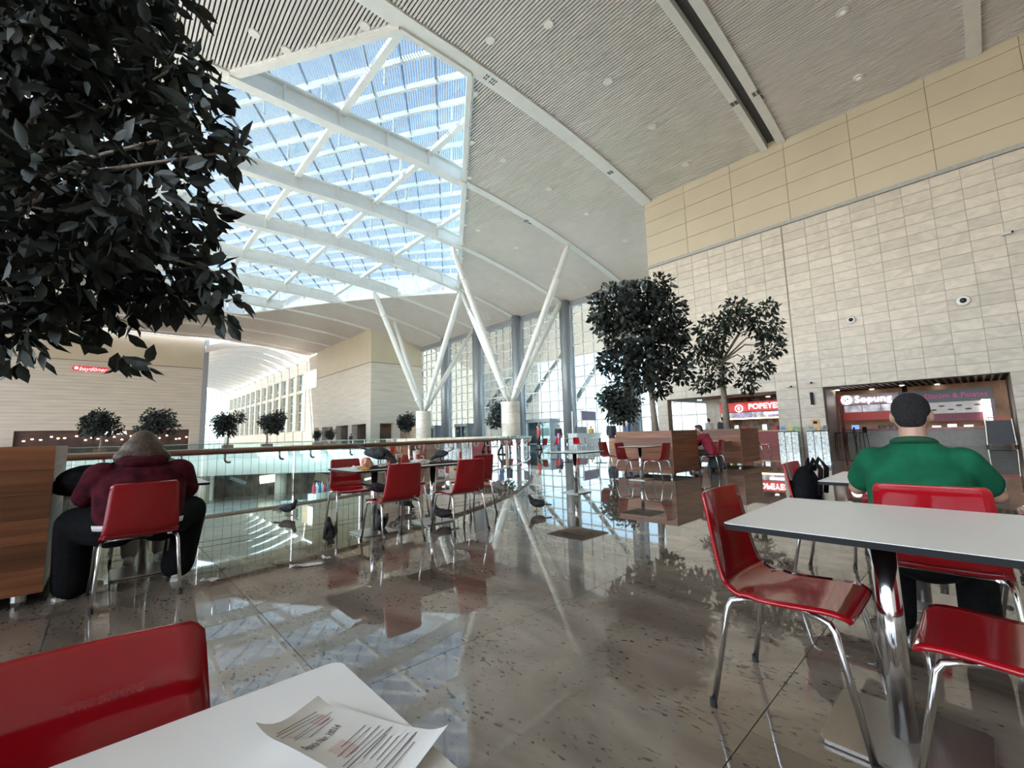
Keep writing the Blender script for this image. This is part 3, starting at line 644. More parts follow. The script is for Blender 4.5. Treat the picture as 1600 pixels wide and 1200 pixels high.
# doors in the glass wall
for k, (Y0, Y1) in enumerate(((34.5, 38.2), (50.6, 53.5), (59.0, 62))):
    t = struct(thing(f'door_{k+1}', f'{ORD[k]} grey framed glass entrance in the far glass wall from the right', 'door'))
    for y in (Y0, (Y0+Y1)/2, Y1): MB(S).box((38.2, y-.08, 0), (38.4, y+.08, 2.7)).build('post', GREY, t)
    MB(S).box((38.1, Y0-.1, 2.6), (39.8, Y1+.1, 3.0)).build('header', GREY, t)
    for e in (0, 1):
        y = Y0+(Y1-Y0)/2*e; MB(S).box((38.28, y+.1, .05), (38.31, y+(Y1-Y0)/2-.1, 2.58)).build('leaf', GLASS, t)
    for y in (Y0, Y1): MB(S).box((38.3, y-.04, 0), (39.8, y+.04, 2.7)).build('side_panel', GREY, t)

# ---- stone pillars with four struts
for k, Y in enumerate((33., 50.)):
    t = thing('branching_pillar', ['round stone pillar with four white struts right of the oval void', 'round stone pillar with four white struts further left'][k], 'pillar', (0, 0, 0), 0, 'branching pillars')
    zt = 4.6
    for r in range(4): MB(S).loft([[(30.6+.98*math.cos(2*PI*i/28), Y+.98*math.sin(2*PI*i/28), z) for i in range(28)] for z in (r*zt/4+.01, (r+1)*zt/4-.01)], False).build('stone_drum', STONE, t, True)
    MB(S).lathe([(.97, 0), (.97, zt-.01)], (30.6, Y, 0), 28).build('core', JOINT, t)
    for dx, dy in ((-6.9, .4), (.1, -8.5), (8.3, -.5), (.3, 8.6)):
        X1, Y1 = 30.6+dx, Y+dy; z1 = ceilz(X1)-.15; A = Vector((30.6+dx*.02, Y+dy*.02, zt-.1)); B = Vector((X1, Y1, z1)); D = B-A
        sb = MB(S).tube([A, A+D*.08, A+D*.5, A+D*.97, B], [.12, .3, .34, .3, .14], 14).build('strut', WHITE, t, True)
        MB(S).tube([A+D*.10, A+D*.115], .37, 14).build('collar', WHITE, sb, True); MB(S).tube([A+D*.80, A+D*.812], .35, 14).build('collar', WHITE, sb, True)

# ---- far stone block, far wall, far hall (old units)
b = MB(S).box((30.6, 65.8, 3.6), (40.3, 91, 13.4)).box((30.6, 65.8, 0), (32.2, 67.4, 3.6)).box((38.6, 65.8, 0), (40.3, 67.4, 3.6)).box((34.8, 65.8, 0), (35.8, 67, 3.6))
for Y in (73, 80, 87): b.box((30.6, Y, 0), (31.6, Y+1.6, 3.6))
wb = struct(b.build('wall_block', STONEF), 'pale stone corner block beyond the void')
MB(S).box((30.6, 65.8, 13.55), (40.3, 91, 20)).build('upper_cream', CREAM, wb); MB(S).box((30.7, 65.9, 13.4), (40.2, 91, 13.55)).build('joint_band', JOINT, wb)
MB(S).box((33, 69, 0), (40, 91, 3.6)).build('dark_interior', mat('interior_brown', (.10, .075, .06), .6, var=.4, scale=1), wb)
o = MB(S).box((36.2, 68.6, 2.4), (38, 68.9, 3.2)).build('shop_sign', mat('sign_yellow', (.9, .6, .05), .5, emit=(1, .6, .05), estr=1.5)); tag(o, 'small yellow lit sign in the far corner block arcade', 'sign')
b = MB(S).box((-25, 97, 3.7), (12.4, 98, 14.8)).box((10.9, 97, 0), (12.4, 98, 3.7)).box((-25, 97, 0), (-10, 98, 3.7))
wl = struct(b.build('wall_far', STONEF), 'far pale stone wall with a red sign above dark shops')
MB(S).box((-25, 97, 14.95), (12.4, 98, 20.5)).build('upper_cream', CREAM, wl); MB(S).box((-25, 97.1, 14.8), (12.3, 98, 14.95)).build('joint_band', JOINT, wl)
MB(S).box((12.4, 96.8, 0), (13.2, 98.2, 20.5)).build('corner_post', GREY, wl)
for z in np.arange(4.2, 14.6, .54): MB(S).box((-25, 96.985, z), (12.4, 97, z+.025)).build('joint_line', JOINT, wl)
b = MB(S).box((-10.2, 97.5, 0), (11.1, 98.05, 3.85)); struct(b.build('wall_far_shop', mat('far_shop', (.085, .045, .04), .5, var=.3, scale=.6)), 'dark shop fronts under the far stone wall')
t = thing('shop_lamp_cluster', 'warm lamps glowing in the dark shops under the far wall', 'lamp')
for k in range(22): MB(S).ell((-9.2+.95*k+random.uniform(-.3, .3), 97.42, 2.3+random.uniform(-.4, .5)), (.16, .05, .1), 8, 5).build('bulb', mat('bulb_warm', (1, .8, .5), .5, emit=(1, .72, .38), estr=7), t)
FY = Matrix(((1, 0, 0, 0), (0, 0, -1, 0), (0, 1, 0, 0), (0, 0, 0, 1)))
def fy(x, y, z): M = FY.copy(); M.translation = (x*S, y*S, z*S); return M
t = thing('wall_sign', 'red pointed shop sign with white script high on the far stone wall', 'sign')
o = MB(S).prism([(-2.1, 0), (-1.8, -.4), (2.1, -.4), (2.1, .4), (-1.8, .4)], 0, .15).build('board', mat('sign_red2', (.55, .03, .05), .4, emit=(.7, .05, .06), estr=.35), t); o.matrix_local = fy(-2.55, 96.9, 13.55)
text('lettering', 'baydöner', .85*S, mat('letter_white2', (.95, .95, .95), .5, emit=(1, 1, 1), estr=.6), t, fy(-2.2, 96.72, 13.5), .02, 1, .3)
o = MB(S).lathe([(.24, .15), (.24, .2)], seg=14).build('emblem', MATS['letter_white2'], t); o.matrix_local = fy(-4.1, 96.9, 13.58)
t = thing('shop_sign', 'small white lit sign over the dark shops below the far wall', 'sign'); 
text('lettering', 'İSKENDER', .7*S, LETW, t, fy(.9, 96.9, 3.2), .02)
# far hall
wh = struct(MB(S).box((30.6, 91, 0), (31.6, 182, 3.2)).box((30.6, 91, 15.6), (31.6, 182, 18.6)).box((30.6, 91, 11.4), (31.6, 182, 12.0)).box((30.6, 91, 3.2), (31.6, 99, 11.4)).build('wall_hall', STONEF), 'long side wall of the far hall with tall windows')
for k in range(14):
    y = 97+6*k; MB(S).box((30.5, y, 3.2), (31.6, y+1.6, 15.6)).build('pier', STONEF, wh)
    if k < 13: MB(S).box((31.2, y+1.6, 3.2), (31.25, y+6, 15.6)).build('pane', GLASS, wh)
    for z in (5.2, 7.2, 9.2, 13.2): MB(S).box((31.1, y+1.6, z), (31.25, y+6, z+.15)).build('transom', GREYW, wh)
GLASSH = glass('hall_glass', (.085, .095, .10), .02)  # dark tint added to cut down sun and sky in the hall
wh2 = struct(MB(S).box((12.4, 98.2, 0), (13, 182, 18.6)).build('wall_hall_left', STONEF), 'left side wall of the far hall')
ro = struct(thing('ceiling_hall', 'arched white glass roof of the far hall', 'ceiling'))
for k in range(14):
    y = 96.5+6.2*k; rings = []
    for i in range(9): X = 12.6+18*i/8; z = 18.8+2.2*math.sin(PI*i/8); rings.append([(X, y, z-.9), (X, y+.5, z-.9), (X, y+.5, z+.3), (X, y, z+.3)])
    MB(S).loft(rings).build('arch_beam', WHITE, ro)
    for i in range(8):
        X0, X1 = 12.6+18*i/8, 12.6+18*(i+1)/8; z0, z1 = 19.3+2.2*math.sin(PI*i/8), 19.3+2.2*math.sin(PI*(i+1)/8)
        MB(S).add([(X0, y+.5, z0), (X1, y+.5, z1), (X1, y+6.2, z1), (X0, y+6.2, z0)], [(0, 1, 2, 3)]).build('pane', GLASSH, ro)
we = struct(thing('window_30', 'gridded end window of the far hall', 'window'))
for i in range(13): MB(S).box((13+1.47*i-.08, 181.8, 0), (13+1.47*i+.08, 182, 19)).build('mullion', GREYW, we)
for i in range(13): MB(S).box((13, 181.8, 1.5*i), (30.6, 182, 1.5*i+.16)).build('transom', GREYW, we)
MB(S).box((13, 182, 0), (30.6, 182.05, 19)).build('pane', GLASS, we)
struct(MB(S).box((13, 95, -.3), (30.6, 182, -.02)).build('floor', GR), 'granite floor of the far hall')
# enclosure behind the camera
struct(MB(S).box((-25, -14.2, 0), (30.6, -13.5, 20.8)).build('wall_back', STONEF), 'stone wall behind the seating')
wlf = struct(MB(S).box((-25.6, -14.2, 0), (-25, 98, 3)).box((-25.6, -14.2, 18), (-25, 98, 20.8)).build('wall_left', STONEF), 'unseen left wall with glazing added to let in daylight')
for k in range(15): Y = -14+112*k/14; MB(S).box((-25.5, Y-.2, 3), (-25.1, Y+.2, 18)).build('mullion', GREYW, wlf)
for k in range(14): Y = -14+112*k/14; MB(S).box((-25.35, Y+.2, 3), (-25.3, Y+7.8, 18)).build('pane', GLASSC, wlf)  # clear glazing added out of view to light the interior
struct(MB(S).box((35.2, -14, 0), (35.6, 12.8, 3.6)).build('wall_service', DARKB), 'dark back wall of the shops')

# ================================================================== BALUSTRADE
bal = thing('glass_balustrade', 'curved glass balustrade with wooden handrail around the oval void', 'railing')
def ept(t, off=-.0): return Vector((ecx+(ea+off)*math.cos(t), ecy+(eb+off)*math.sin(t), 0))
# start parameter at the glass joint seen at pixel 457
tj = min(np.linspace(-PI*.62, -PI*.2, 4000), key=lambda t: abs(proj((*ept(t, .1)[:2], .4))[0]-457))
def arc(t0, dist, off=.1):
    t = t0; step = .02*(1 if dist > 0 else -1); d = 0; p = ept(t, off)
    while d < abs(dist): 
        t += step*.05; q = ept(t, off); d += (q-p).length; p = q
    return t
joints = [tj]
PL = 1.33
for k in range(75): joints.append(arc(joints[-1], PL))
left = [tj]
for k in range(6): left.append(arc(left[-1], -PL))
joints = left[:0:-1]+joints
for a, c in zip(joints[:-1], joints[1:]):
    p, q = ept(a, .1), ept(c, .1); d = (q-p).normalized()*.012
    b = MB().bar(p+d+Vector((0, 0, .49)), q-d+Vector((0, 0, .49)), .02, 1.0); g = b.build('glass_panel', GLASSG, bal)
rp = [ept(joints[0]+(joints[-1]-joints[0])*i/240, .17)+Vector((0, 0, .955)) for i in range(241)]
MB().tube(rp, .043, 10).build('handrail', RAILW, bal, True)
MB().tube([p+Vector((0, 0, .992)) for p in [ept(joints[0]+(joints[-1]-joints[0])*i/240, .1) for i in range(241)]], .012, 6).build('top_edge', mat('glass_edge', (.35, .5, .46), .2), bal, True)
MB().tube([ept(joints[0]+(joints[-1]-joints[0])*i/240, .1)+Vector((0, 0, .0)) for i in range(241)], .03, 6).build('base_channel', STEEL, bal, True)
for t in joints[:24]:
    for s_ in (-.27, .27):
        tt = arc(t, s_) if s_ else t; p = ept(tt, .17); n = (ept(tt, .1)-ept(tt, .17)).normalized()
        tg = Vector((n.y, -n.x, 0)); MB().tube([p+Vector((0, 0, .93)), p+Vector((0, 0, .84)), p+n*.01+tg*.02+Vector((0, 0, .80)), p+n*.03+tg*.06+Vector((0, 0, .785)), p+n*.065+tg*.10+Vector((0, 0, .785))], .017, 8).build('bracket', STEEL, bal, True)
b = MB(); tot = 0; t = joints[2]
for k in range(190):
    p = ept(t, -.05); b.bar(p+Vector((0, 0, 0)), p+Vector((0, 0, .92)), .004, .004); t = arc(t, .12)
for z in (.86, .55, .2):
    pts = [ept(joints[2]+(t-joints[2])*i/150, -.05)+Vector((0, 0, z-.03*abs(math.sin(i*.55)))) for i in range(151)]; b.tube(pts, .002, 4)
stuff(b.build('bird_net', EDGE, bal))

# ================================================================== TREES
LV = np.array([(0, 0, 0), (-.2, .3, .03), (.2, .3, .03), (-.21, .62, .02), (.21, .62, .02), (0, 1, -.1), (0, .45, -.02)])
LF = [(0, 6, 1), (0, 2, 6), (1, 6, 3), (2, 4, 6), (3, 6, 5), (6, 4, 5)]
def leaf_frames(blobs, size, droop=.5, seed=1, shell=.35):
    r = np.random.default_rng(seed); out = []
    for c, R, n in blobs:
        d = r.normal(size=(n, 3)); d /= np.linalg.norm(d, axis=1)[:, None]
        rad = R*(shell+(1-shell)*r.random(n)**.6); P = np.array(c)+d*rad[:, None]*np.array([1, 1, .9])
        out.append((P, d))
    P = np.vstack([o[0] for o in out]); D = np.vstack([o[1] for o in out]); n = len(P)
    a = D*.8+r.normal(size=(n, 3))*.55+np.array([0, 0, -droop]); a /= np.linalg.norm(a, axis=1)[:, None]
    s = np.cross(a, r.normal(size=(n, 3))); s /= np.linalg.norm(s, axis=1)[:, None]; u = np.cross(s, a)
    sz = size*(.7+.6*r.random(n)); return P, s*sz[:, None], a*sz[:, None], u*sz[:, None]
def leaves_mesh(name, fr, m):
    P, s, a, u = fr; V = P[:, None, :]+LV[None, :, :1]*s[:, None, :]+LV[None, :, 1:2]*a[:, None, :]+LV[None, :, 2:]*u[:, None, :]
    n = len(P); V = V.reshape(-1, 3); Fc = (np.array(LF)[None]+np.arange(n)[:, None, None]*7).reshape(-1, 3)
    me = bpy.data.meshes.new(name); me.vertices.add(len(V)); me.vertices.foreach_set('co', V.ravel())
    me.loops.add(Fc.size); me.loops.foreach_set('vertex_index', Fc.ravel().astype(np.int32)); me.polygons.add(len(Fc)); me.polygons.foreach_set('loop_start', np.arange(0, Fc.size, 3, dtype=np.int32))
    me.update(calc_edges=True); me.materials.append(m); return me
def tree(name, label, base, blobs, size, trunk_r, ztop, m=LEAF2, seed=1, single=0, shell=.35, group=None, lean=(0, 0), nbr=12):
    base = np.array(base, float); t = thing(name, label, 'tree', base, 0, group)
    rel = [((np.array(c)-base), R, n) for c, R, n in blobs]
    top = Vector((lean[0], lean[1], ztop)); MB().tube([(0, 0, 0), top*.35+Vector((.03, .02, 0)), top*.7, top], [trunk_r*1.25, trunk_r, trunk_r*.85, trunk_r*.6], 10).build('trunk', BARK, t, True)
    for c, R, n in rel[:nbr]:
        mid = (Vector(c)+top)/2+Vector((0, 0, .12)); MB().tube([top*.85, mid, Vector(c)], [trunk_r*.4, trunk_r*.25, trunk_r*.08], 6).build('branch', BARK, t, True)
    fr = leaf_frames(rel, size, seed=seed, shell=shell)
    if single:
        P = fr[0]+base; d = np.linalg.norm(P-CAM, axis=1); q = (P-CAM); g = q@fw; u = 800+F*(q@RT)/g; v = 600-F*(q@UP)/g
        d = np.where((g > .3) & (u > -10) & (v > -10) & (v < 700), d, 99); idx = np.argsort(d)
        sel, rest = idx[:single], idx[single:]
        lm = bpy.data.meshes.new('leaf'); lm.from_pydata([tuple(p) for p in LV], [], LF); lm.materials.append(m)
        for i in sel:
            M = Matrix(((fr[1][i][0], fr[2][i][0], fr[3][i][0], fr[0][i][0]), (fr[1][i][1], fr[2][i][1], fr[3][i][1], fr[0][i][1]), (fr[1][i][2], fr[2][i][2], fr[3][i][2], fr[0][i][2]), (0, 0, 0, 1)))
            link('leaf', lm, t, M)
        fr = tuple(x[rest] for x in fr)
    stuff(link('foliage', leaves_mesh('foliage', fr, m), t)); return t
def pxblobs(lst, g, dens, spread=0., seed=3):
    r = random.Random(seed); out = []
    for x, y, R in lst:
        gg = g+r.uniform(-spread, spread); out.append((at(x, y, gg), R*gg/F, int(dens*(R*gg/F)**2)))
    return out
def planter(name, label, x0, y0, x1, y1, h):
    t = thing(name, label, 'planter', ((x0+x1)/2, (y0+y1)/2, 0)); a, c = (x1-x0)/2, (y1-y0)/2; hh = (h-.09)/6
    for k in range(6):
        z0, z1 = .09+hh*k+.001, .09+hh*(k+1)-.001
        MB().box((-a, -c, z0), (a, -c+.025, z1)).build('plank', WOOD, t); MB().box((-a, c-.025, z0), (a, c, z1)).build('plank', WOOD, t)
        MB().box((-a, -c+.025, z0), (-a+.025, c-.025, z1)).build('plank', WOOD, t); MB().box((a-.025, -c+.025, z0), (a, c-.025, z1)).build('plank', WOOD, t)
    MB().box((-a+.03, -c+.03, h-.15), (a-.03, c-.03, h-.06)).build('soil', SOIL, t); MB().box((-a+.026, -c+.026, .09), (a-.026, c-.026, .12)).build('base', EDGE, t)
    for i in (-1, 1):
        for j in (-1, 1): MB().lathe([(.03, 0), (.04, .03), (.04, .09)], (i*(a-.12), j*(c-.12), 0), 10).build('foot', STEEL, t)
    return t
HP = 1.09
planter('wooden_planter', 'dark wooden box planter at the left edge beside the woman', -1.75, 4.56, -.26, 5.95, 1.10)
planter('wooden_planter', 'wooden box planter in the middle beside the man in the red shirt', 9.68, 4.92, 11.03, 6.45, HP)
planter('wooden_planter', 'wooden box planter further back, in front of the red restaurant', 13.45, 4.74, 14.95, 6.2, HP)
# left foreground tree
lb = pxblobs([(60,40,110),(180,50,90),(265,110,62),(60,180,130),(200,190,105),(305,205,52),(352,238,30),(310,140,36),(80,330,130),(215,315,95),(318,345,36),(120,425,92),(240,415,76),(335,425,34),(352,470,24),(45,500,55),(160,488,46),(262,470,38),(340,492,20),(205,566,14),(228,572,9),(180,548,14),(25,556,26),(-80,100,150),(-90,320,150),(-70,470,80),(30,-80,140),(180,-60,110)], 3.15, 1500, .45)
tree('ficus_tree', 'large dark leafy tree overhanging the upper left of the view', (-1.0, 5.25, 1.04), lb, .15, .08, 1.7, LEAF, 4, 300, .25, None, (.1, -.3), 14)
# two middle trees
tb = pxblobs([(962,480,40),(1032,446,20),(1030,490,42),(985,525,46),(1040,545,38),(1000,580,36),(1062,578,22),(945,500,24),(1030,605,18),(962,565,28),(1058,520,22),(1004,468,34)], 11.3, 1500, .35)
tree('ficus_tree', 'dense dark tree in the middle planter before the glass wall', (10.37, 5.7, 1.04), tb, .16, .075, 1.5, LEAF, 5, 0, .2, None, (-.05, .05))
tb = pxblobs([(1150,486,24),(1190,505,28),(1116,515,28),(1205,540,20),(1098,552,22),(1120,585,24),(1182,572,24),(1096,602,14),(1166,600,16),(1140,505,20),(1208,520,14),(1112,540,22),(1200,480,14)], 14.0, 980, .5)
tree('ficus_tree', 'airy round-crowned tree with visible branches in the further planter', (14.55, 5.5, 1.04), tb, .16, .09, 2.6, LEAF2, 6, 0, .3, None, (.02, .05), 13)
# smaller trees further off
def far_tree(px, py, rpx, g, label, seed, by=None):
    c = at(px, py, g); R = rpx*g/F; base = np.array([c[0], c[1], .76]); r = random.Random(seed)
    bl = [(c+np.array([r.uniform(-.5, .5)*R, r.uniform(-.5, .5)*R, r.uniform(-.45, .5)*R]), R*r.uniform(.45, .62), 240) for _ in range(9)]
    tree('potted_tree', label, base, bl, R*.17, R*.06, max(.5, c[2]-.76-R*.5), LEAF, seed, 0, .2, 'small trees around the hall', (0, 0), 5)
    MB()
    t = thing('tree_tub', 'tub under the '+label, 'planter', (base[0], base[1], 0)); MB().box((-.6, -.6, 0), (.6, .6, .75)).build('box', WOOD, t); MB().box((-.52, -.52, .75), (.52, .52, .76)).build('soil', SOIL, t)
far_tree(973, 628, 42, 24, 'dark round tree just left of the middle planter', 11)
far_tree(160, 660, 27, 50, 'leftmost small tree before the far stone wall', 12)
far_tree(248, 660, 27, 52, 'small tree above the seated woman before the far wall', 13)
far_tree(357, 664, 23, 60, 'small tree left in the far hall opening', 14)
far_tree(418, 662, 24, 58, 'small tree right in the far hall opening', 15)
far_tree(637, 662, 18, 57, 'small tree left of the far stone pillar', 16)
far_tree(783, 648, 24, 48, 'small tree behind the nearer stone pillar', 17)
far_tree(497, 680, 9, 60, 'low shrub left under the corner block', 18)
far_tree(517, 679, 10, 59, 'low shrub right under the corner block', 19)

# ================================================================== FURNITURE
def make_chair():
    t = thing('dining_chair', 'red chair', 'chair')
    prof = [(.225, .425), (.21, .443), (.17, .452), (.10, .449), (.02, .443), (-.06, .44), (-.12, .442), (-.165, .452), (-.195, .475), (-.212, .51), (-.224, .56), (-.235, .62), (-.247, .69), (-.26, .76), (-.27, .815), (-.272, .825)]
    pts = []
    for i in range(len(prof)-1):
        for k in range(2): f = k/2; pts.append((prof[i][0]*(1-f)+prof[i+1][0]*f, prof[i][1]*(1-f)+prof[i+1][1]*f))
    pts.append(prof[-1])
    pts = [pts[0]]+[tuple((np.array(pts[i-1])+2*np.array(pts[i])+np.array(pts[i+1]))/4) for i in range(1, len(pts)-1)]+[pts[-1]]
    n = len(pts); NW = 12
    def surf(i0, i1, name):
        rows = []
        for i in range(i0, i1+1):
            y, z = pts[i]; ty, tz = pts[min(i+1, n-1)][0]-pts[max(i-1, 0)][0], pts[min(i+1, n-1)][1]-pts[max(i-1, 0)][1]; l_ = math.hypot(ty, tz); ny, nz = -tz/l_, ty/l_   # outer (under) normal
            if nz > 0 and z < .47: ny, nz = -ny, -nz
            f = i/(n-1); w = .218 if f < .5 else .218-.035*(f-.5)/.5
            if i < 3: w -= .02*(3-i)/3
            if i > n-3: w -= .012*(i-n+3)/2
            row = []
            for side in (0, 1):
                ln = []
                for k in range(NW+1):
                    u = -1+2*k/NW; cup = .018*u*u if f > .35 else .008*u*u   # back wraps forward, seat edges dip up
                    yy = y-(0 if f < .42 else -cup*1.2); zz = z+(cup*.6 if f < .42 else 0)
                    ln.append((u*w, yy+side*ny*.012, zz+side*nz*.012))
                row.append(ln)
            rows.append(row[0]+row[1][::-1])
        return MB().loft(rows, True).build(name, RED, t, True)
    k = int(n*.53); surf(0, k, 'seat'); surf(k, n-1, 'backrest')
    for sx in (-1, 1):
        for fy_, yy in ((1, .13), (-1, -.13)):
            a = [(sx*.17, yy*.6, .425), (sx*.2, yy, .423), (sx*.208, yy+fy_*.03, .415), (sx*.213, yy+fy_*.045, .39), (sx*.235, yy+fy_*.12, .012)]
            lg = MB().tube(a, .0115, 8).build('leg', CHROME, t, True); MB().lathe([(.014, 0), (.014, .03)], (sx*.236, yy+fy_*.122, 0), 8).build('foot_cap', BLACKR, lg)
        MB().tube([(sx*.17, -.1, .428), (sx*.17, .1, .428)], .011, 8).build('seat_rail', CHROME, t, True)
    for y in (-.08, .08): MB().tube([(-.17, y, .426), (.17, y, .426)], .010, 8).build('cross_bar', CHROME, t, True)
    return t
CH0 = make_chair(); first = [True]
def chair(x, y, ang, label, group=None):
    if first[0]: o = CH0; first[0] = False
    else: o = copy_tree(CH0)
    o.location = (x, y, 0); o.rotation_euler = (0, 0, ang); o['label'] = label
    if group: o['group'] = group
    elif 'group' in o: del o['group']
    return o
# facing angles: 0 faces +Y, PI faces -Y, -PI/2 faces +X, PI/2 faces -X
chair(2.065, .58, PI, 'glossy red chair seen side-on at the left side of the near right table')
chair(1.98, -.02, 0, 'red chair at the lower right corner with only its seat showing')
chair(2.88, .18, -PI/2, 'red chair the man in the green shirt sits on')
nl = chair(-.06, .585, PI, 'large red chair back with faded lettering in the lower left corner')
chair(2.28, 4.34, .0, 'red chair in front of the littered tables, nearest the camera in the middle')
chair(3.10, 4.27, -.03, 'red chair at the right front of the littered tables')
chair(3.84, 4.99, .05, 'red chair at the right end of the littered tables')
chair(2.36, 5.63, PI-.1, 'red chair at the left behind the littered tables')
chair(3.2, 5.72, PI, 'red chair behind the paper cups with only its top showing')
chair(.215, 4.33, .06, 'red chair the woman in the maroon hoodie sits on')
chair(9.02, 4.98, .0, 'red chair on the right of the small table by the middle planter')
chair(9.12, 5.75, PI, 'red chair on the left of the small table by the middle planter')
chair(11.32, 4.70, 0, 'red chair the man in the red shirt sits on')
chair(3.86, .76, PI, 'red chair with the black backpack hanging on it')
chair(4.50, .52, PI/2, 'red chair across the table from the man in the green shirt')
chair(3.8, -.22, 0, 'red chair right of the man in the green shirt')
chair(4.9, -.35, 0, 'red chair behind the right shoulder of the green shirt')
chair(5.9, -.45, .2, 'furthest red chair behind the right shoulder of the green shirt')
chair(.33, 5.85, PI, 'red chair hidden behind the woman in the maroon hoodie')
chair(10.2, 7.0, PI, 'red chair behind the left edge of the middle planter')
for k, px in enumerate([(848, 707), (866, 706), (903, 705), (921, 705), (967, 704), (985, 705), (1010, 704), (1190, 712)]):
    p = onz(px[0], px[1], 0); chair(p[0], p[1], k*1.3, f'{ORD[k]} red chair from the left among the distant tables', 'distant red chairs')
# faded lettering on the lower-left chair back
FADE = mat('faded_print', (.45, .07, .085), .3)
ca, cb_ = ony(96, 1104, .82), ony(224, 1080, .82); ft = text('faded_lettering', 'BURGER KING', 1, FADE, nl, Matrix.Identity(4), .0004)
k_ = abs(cb_[0]-ca[0])/(max(v.co.x for v in ft.data.vertices)-min(v.co.x for v in ft.data.vertices)); mc = (ca+cb_)/2
ft.matrix_local = Matrix.Translation((-(mc[0]+.06), -.2335, mc[2])) @ Matrix.Rotation(PI, 4, 'Z') @ Matrix.Rotation(PI/2+.17, 4, 'X') @ Matrix.Diagonal((k_, k_*1.25, 1, 1))
def make_table(label, x, y, rz=0, w=.8, d=.8, h=.745, group=None, base=.42, th=.022):
    t = thing('cafe_table', label, 'table', (x, y, 0), rz, group)
    def rr(w, d, r=.02, n=4):
        o = []
        for cx, cy_, a0 in ((w/2-r, d/2-r, 0), (-w/2+r, d/2-r, PI/2), (-w/2+r, -d/2+r, PI), (w/2-r, -d/2+r, 1.5*PI)):
            for k in range(n+1): a = a0+PI/2*k/n; o.append((cx+r*math.cos(a), cy_+r*math.sin(a)))
        return o
    MB().prism(rr(w, d), h-.002, h).build('table_top', TOP, t); MB().prism(rr(w, d), h-th, h-.002).build('edge', EDGE, t)
    MB().lathe([(.038, .01), (.038, h-th-.01)], seg=20).build('pole', CHROME, t, True); MB().box((-.16, -.16, h-th-.012), (.16, .16, h-th)).build('top_bracket', EDGE, t)
    MB().prism(rr(base, base, .03), .004, .016).build('base_plate', STEEL, t); MB().prism(rr(base-.02, base-.02, .03), 0, .004).build('base_foot', EDGE, t)
    return t
make_table('white table with black edge on the right in front of the man in green', 2.09, .285)
make_table('white table the man in the green shirt leans on', 3.73, .34)
make_table('white table in the lower left corner with the receipt on it', -.11, .325)
make_table('left one of the two littered tables beside the balustrade', 2.36, 4.95)
make_table('right one of the two littered tables beside the balustrade', 3.18, 4.97)
make_table('empty white table standing alone in front of the window reflections', 6.42, 5.2)
make_table('small white table between two red chairs by the middle planter', 8.98, 5.36, 0, .72, .72)
make_table('table the woman in the maroon hoodie leans on', .30, 5.08)
make_table('narrow white table against the further planter behind the suitcase', 12.95, 5.35, 0, .7, .8)
for k, px in enumerate([(887, 704), (938, 704), (1020, 706)]):
    p = onz(px[0], px[1], 0); make_table(f'{ORD[k]} distant white table from the left before the glass wall', p[0], p[1], .4*k, group='distant tables')
# receipt
t = thing('receipt', 'curled printed receipt lying on the lower left table', 'receipt')
c0, c1, c3 = onz(395, 1185, .747), onz(497, 1103, .747), onz(700, 1150, .747)
ax = Vector(c3-c1); ay = Vector(c0-c1); wR = ax.length; ay_len = ay.length; axn = ax.normalized(); ayn = Vector((axn.y, -axn.x, 0))
if ayn.dot(ay) < 0: ayn = -ayn
o = Vector((c1[0], c1[1], .7475)); NU, NV = 22, 8; LW, LH = wR, max(.08, ay_len*.97)
def rz_(u, v): return .0022+.022*max(0, (v-.45)/.55)**2*(1-u)**1.2+.010*max(0, (.15-u)/.15)**2+.008*max(0, (u-.85)/.15)**2+.002*math.sin(u*7)
def rpt(u, v, e=0): p = o+axn*LW*u+ayn*LH*v; return (p.x, p.y, p.z+rz_(u, v)+e)
b = MB(); vs = [rpt(i/NU, j/NV) for j in range(NV+1) for i in range(NU+1)]; nn = len(vs); vs += [(x, y, z-.0004) for x, y, z in vs]
fs = [(j*(NU+1)+i, j*(NU+1)+i+1, (j+1)*(NU+1)+i+1, (j+1)*(NU+1)+i) for j in range(NV) for i in range(NU)]; b.add(vs, fs+[tuple(i+nn for i in f[::-1]) for f in fs]); b.build('sheet', PAPER, t, True)
INK = mat('ink', (.16, .15, .15), .8); PINK = mat('pink_print', (.72, .58, .54), .8)
def printed(name, u0, u1, v0, v1, m):
    b = MB(); n = 6; vs = []
    for i in range(n+1):
        for v in (v0, v1): vs.append(rpt(u0+(u1-u0)*i/n, v, .0005))
    b.add(vs, [(2*i, 2*i+1, 2*i+3, 2*i+2) for i in range(n)]); b.build(name, m, t)
r = random.Random(5)
for k in range(16):
    u = .08+.03*k if k < 6 else .46+.042*(k-6); v0 = r.uniform(.12, .25)
    printed('print_line', u, u+.006, v0, r.uniform(.6, .92), INK)
printed('pink_stamp', .42, .54, .5, .75, PINK); printed('pink_stamp', .12, .2, .2, .4, PINK)
for u in (.62, .80): printed('rule_line', u, u+.008, .08, .98, INK)
qa, qb = Vector(onz(474, 1181, .755)), Vector(onz(529, 1129, .755)); tx = (qb-qa).normalized(); ty = Vector((-tx.y, tx.x, 0)); qc = (qa+qb)/2
qu = (qc-o).dot(axn)/LW; qv = (qc-o).dot(ayn)/LH; Mx = Matrix(((tx.x, ty.x, 0, qc.x), (tx.y, ty.y, 0, qc.y), (0, 0, 1, rpt(min(max(qu, 0), 1), min(max(qv, 0), 1))[2]+.002), (0, 0, 0, 1)))
tt = text('receipt_text', 'Siparis No: H014', 1, INK, t, Mx, .0001); wdt = max(v.co.x for v in tt.data.vertices)-min(v.co.x for v in tt.data.vertices); k_ = (qb-qa).length/wdt
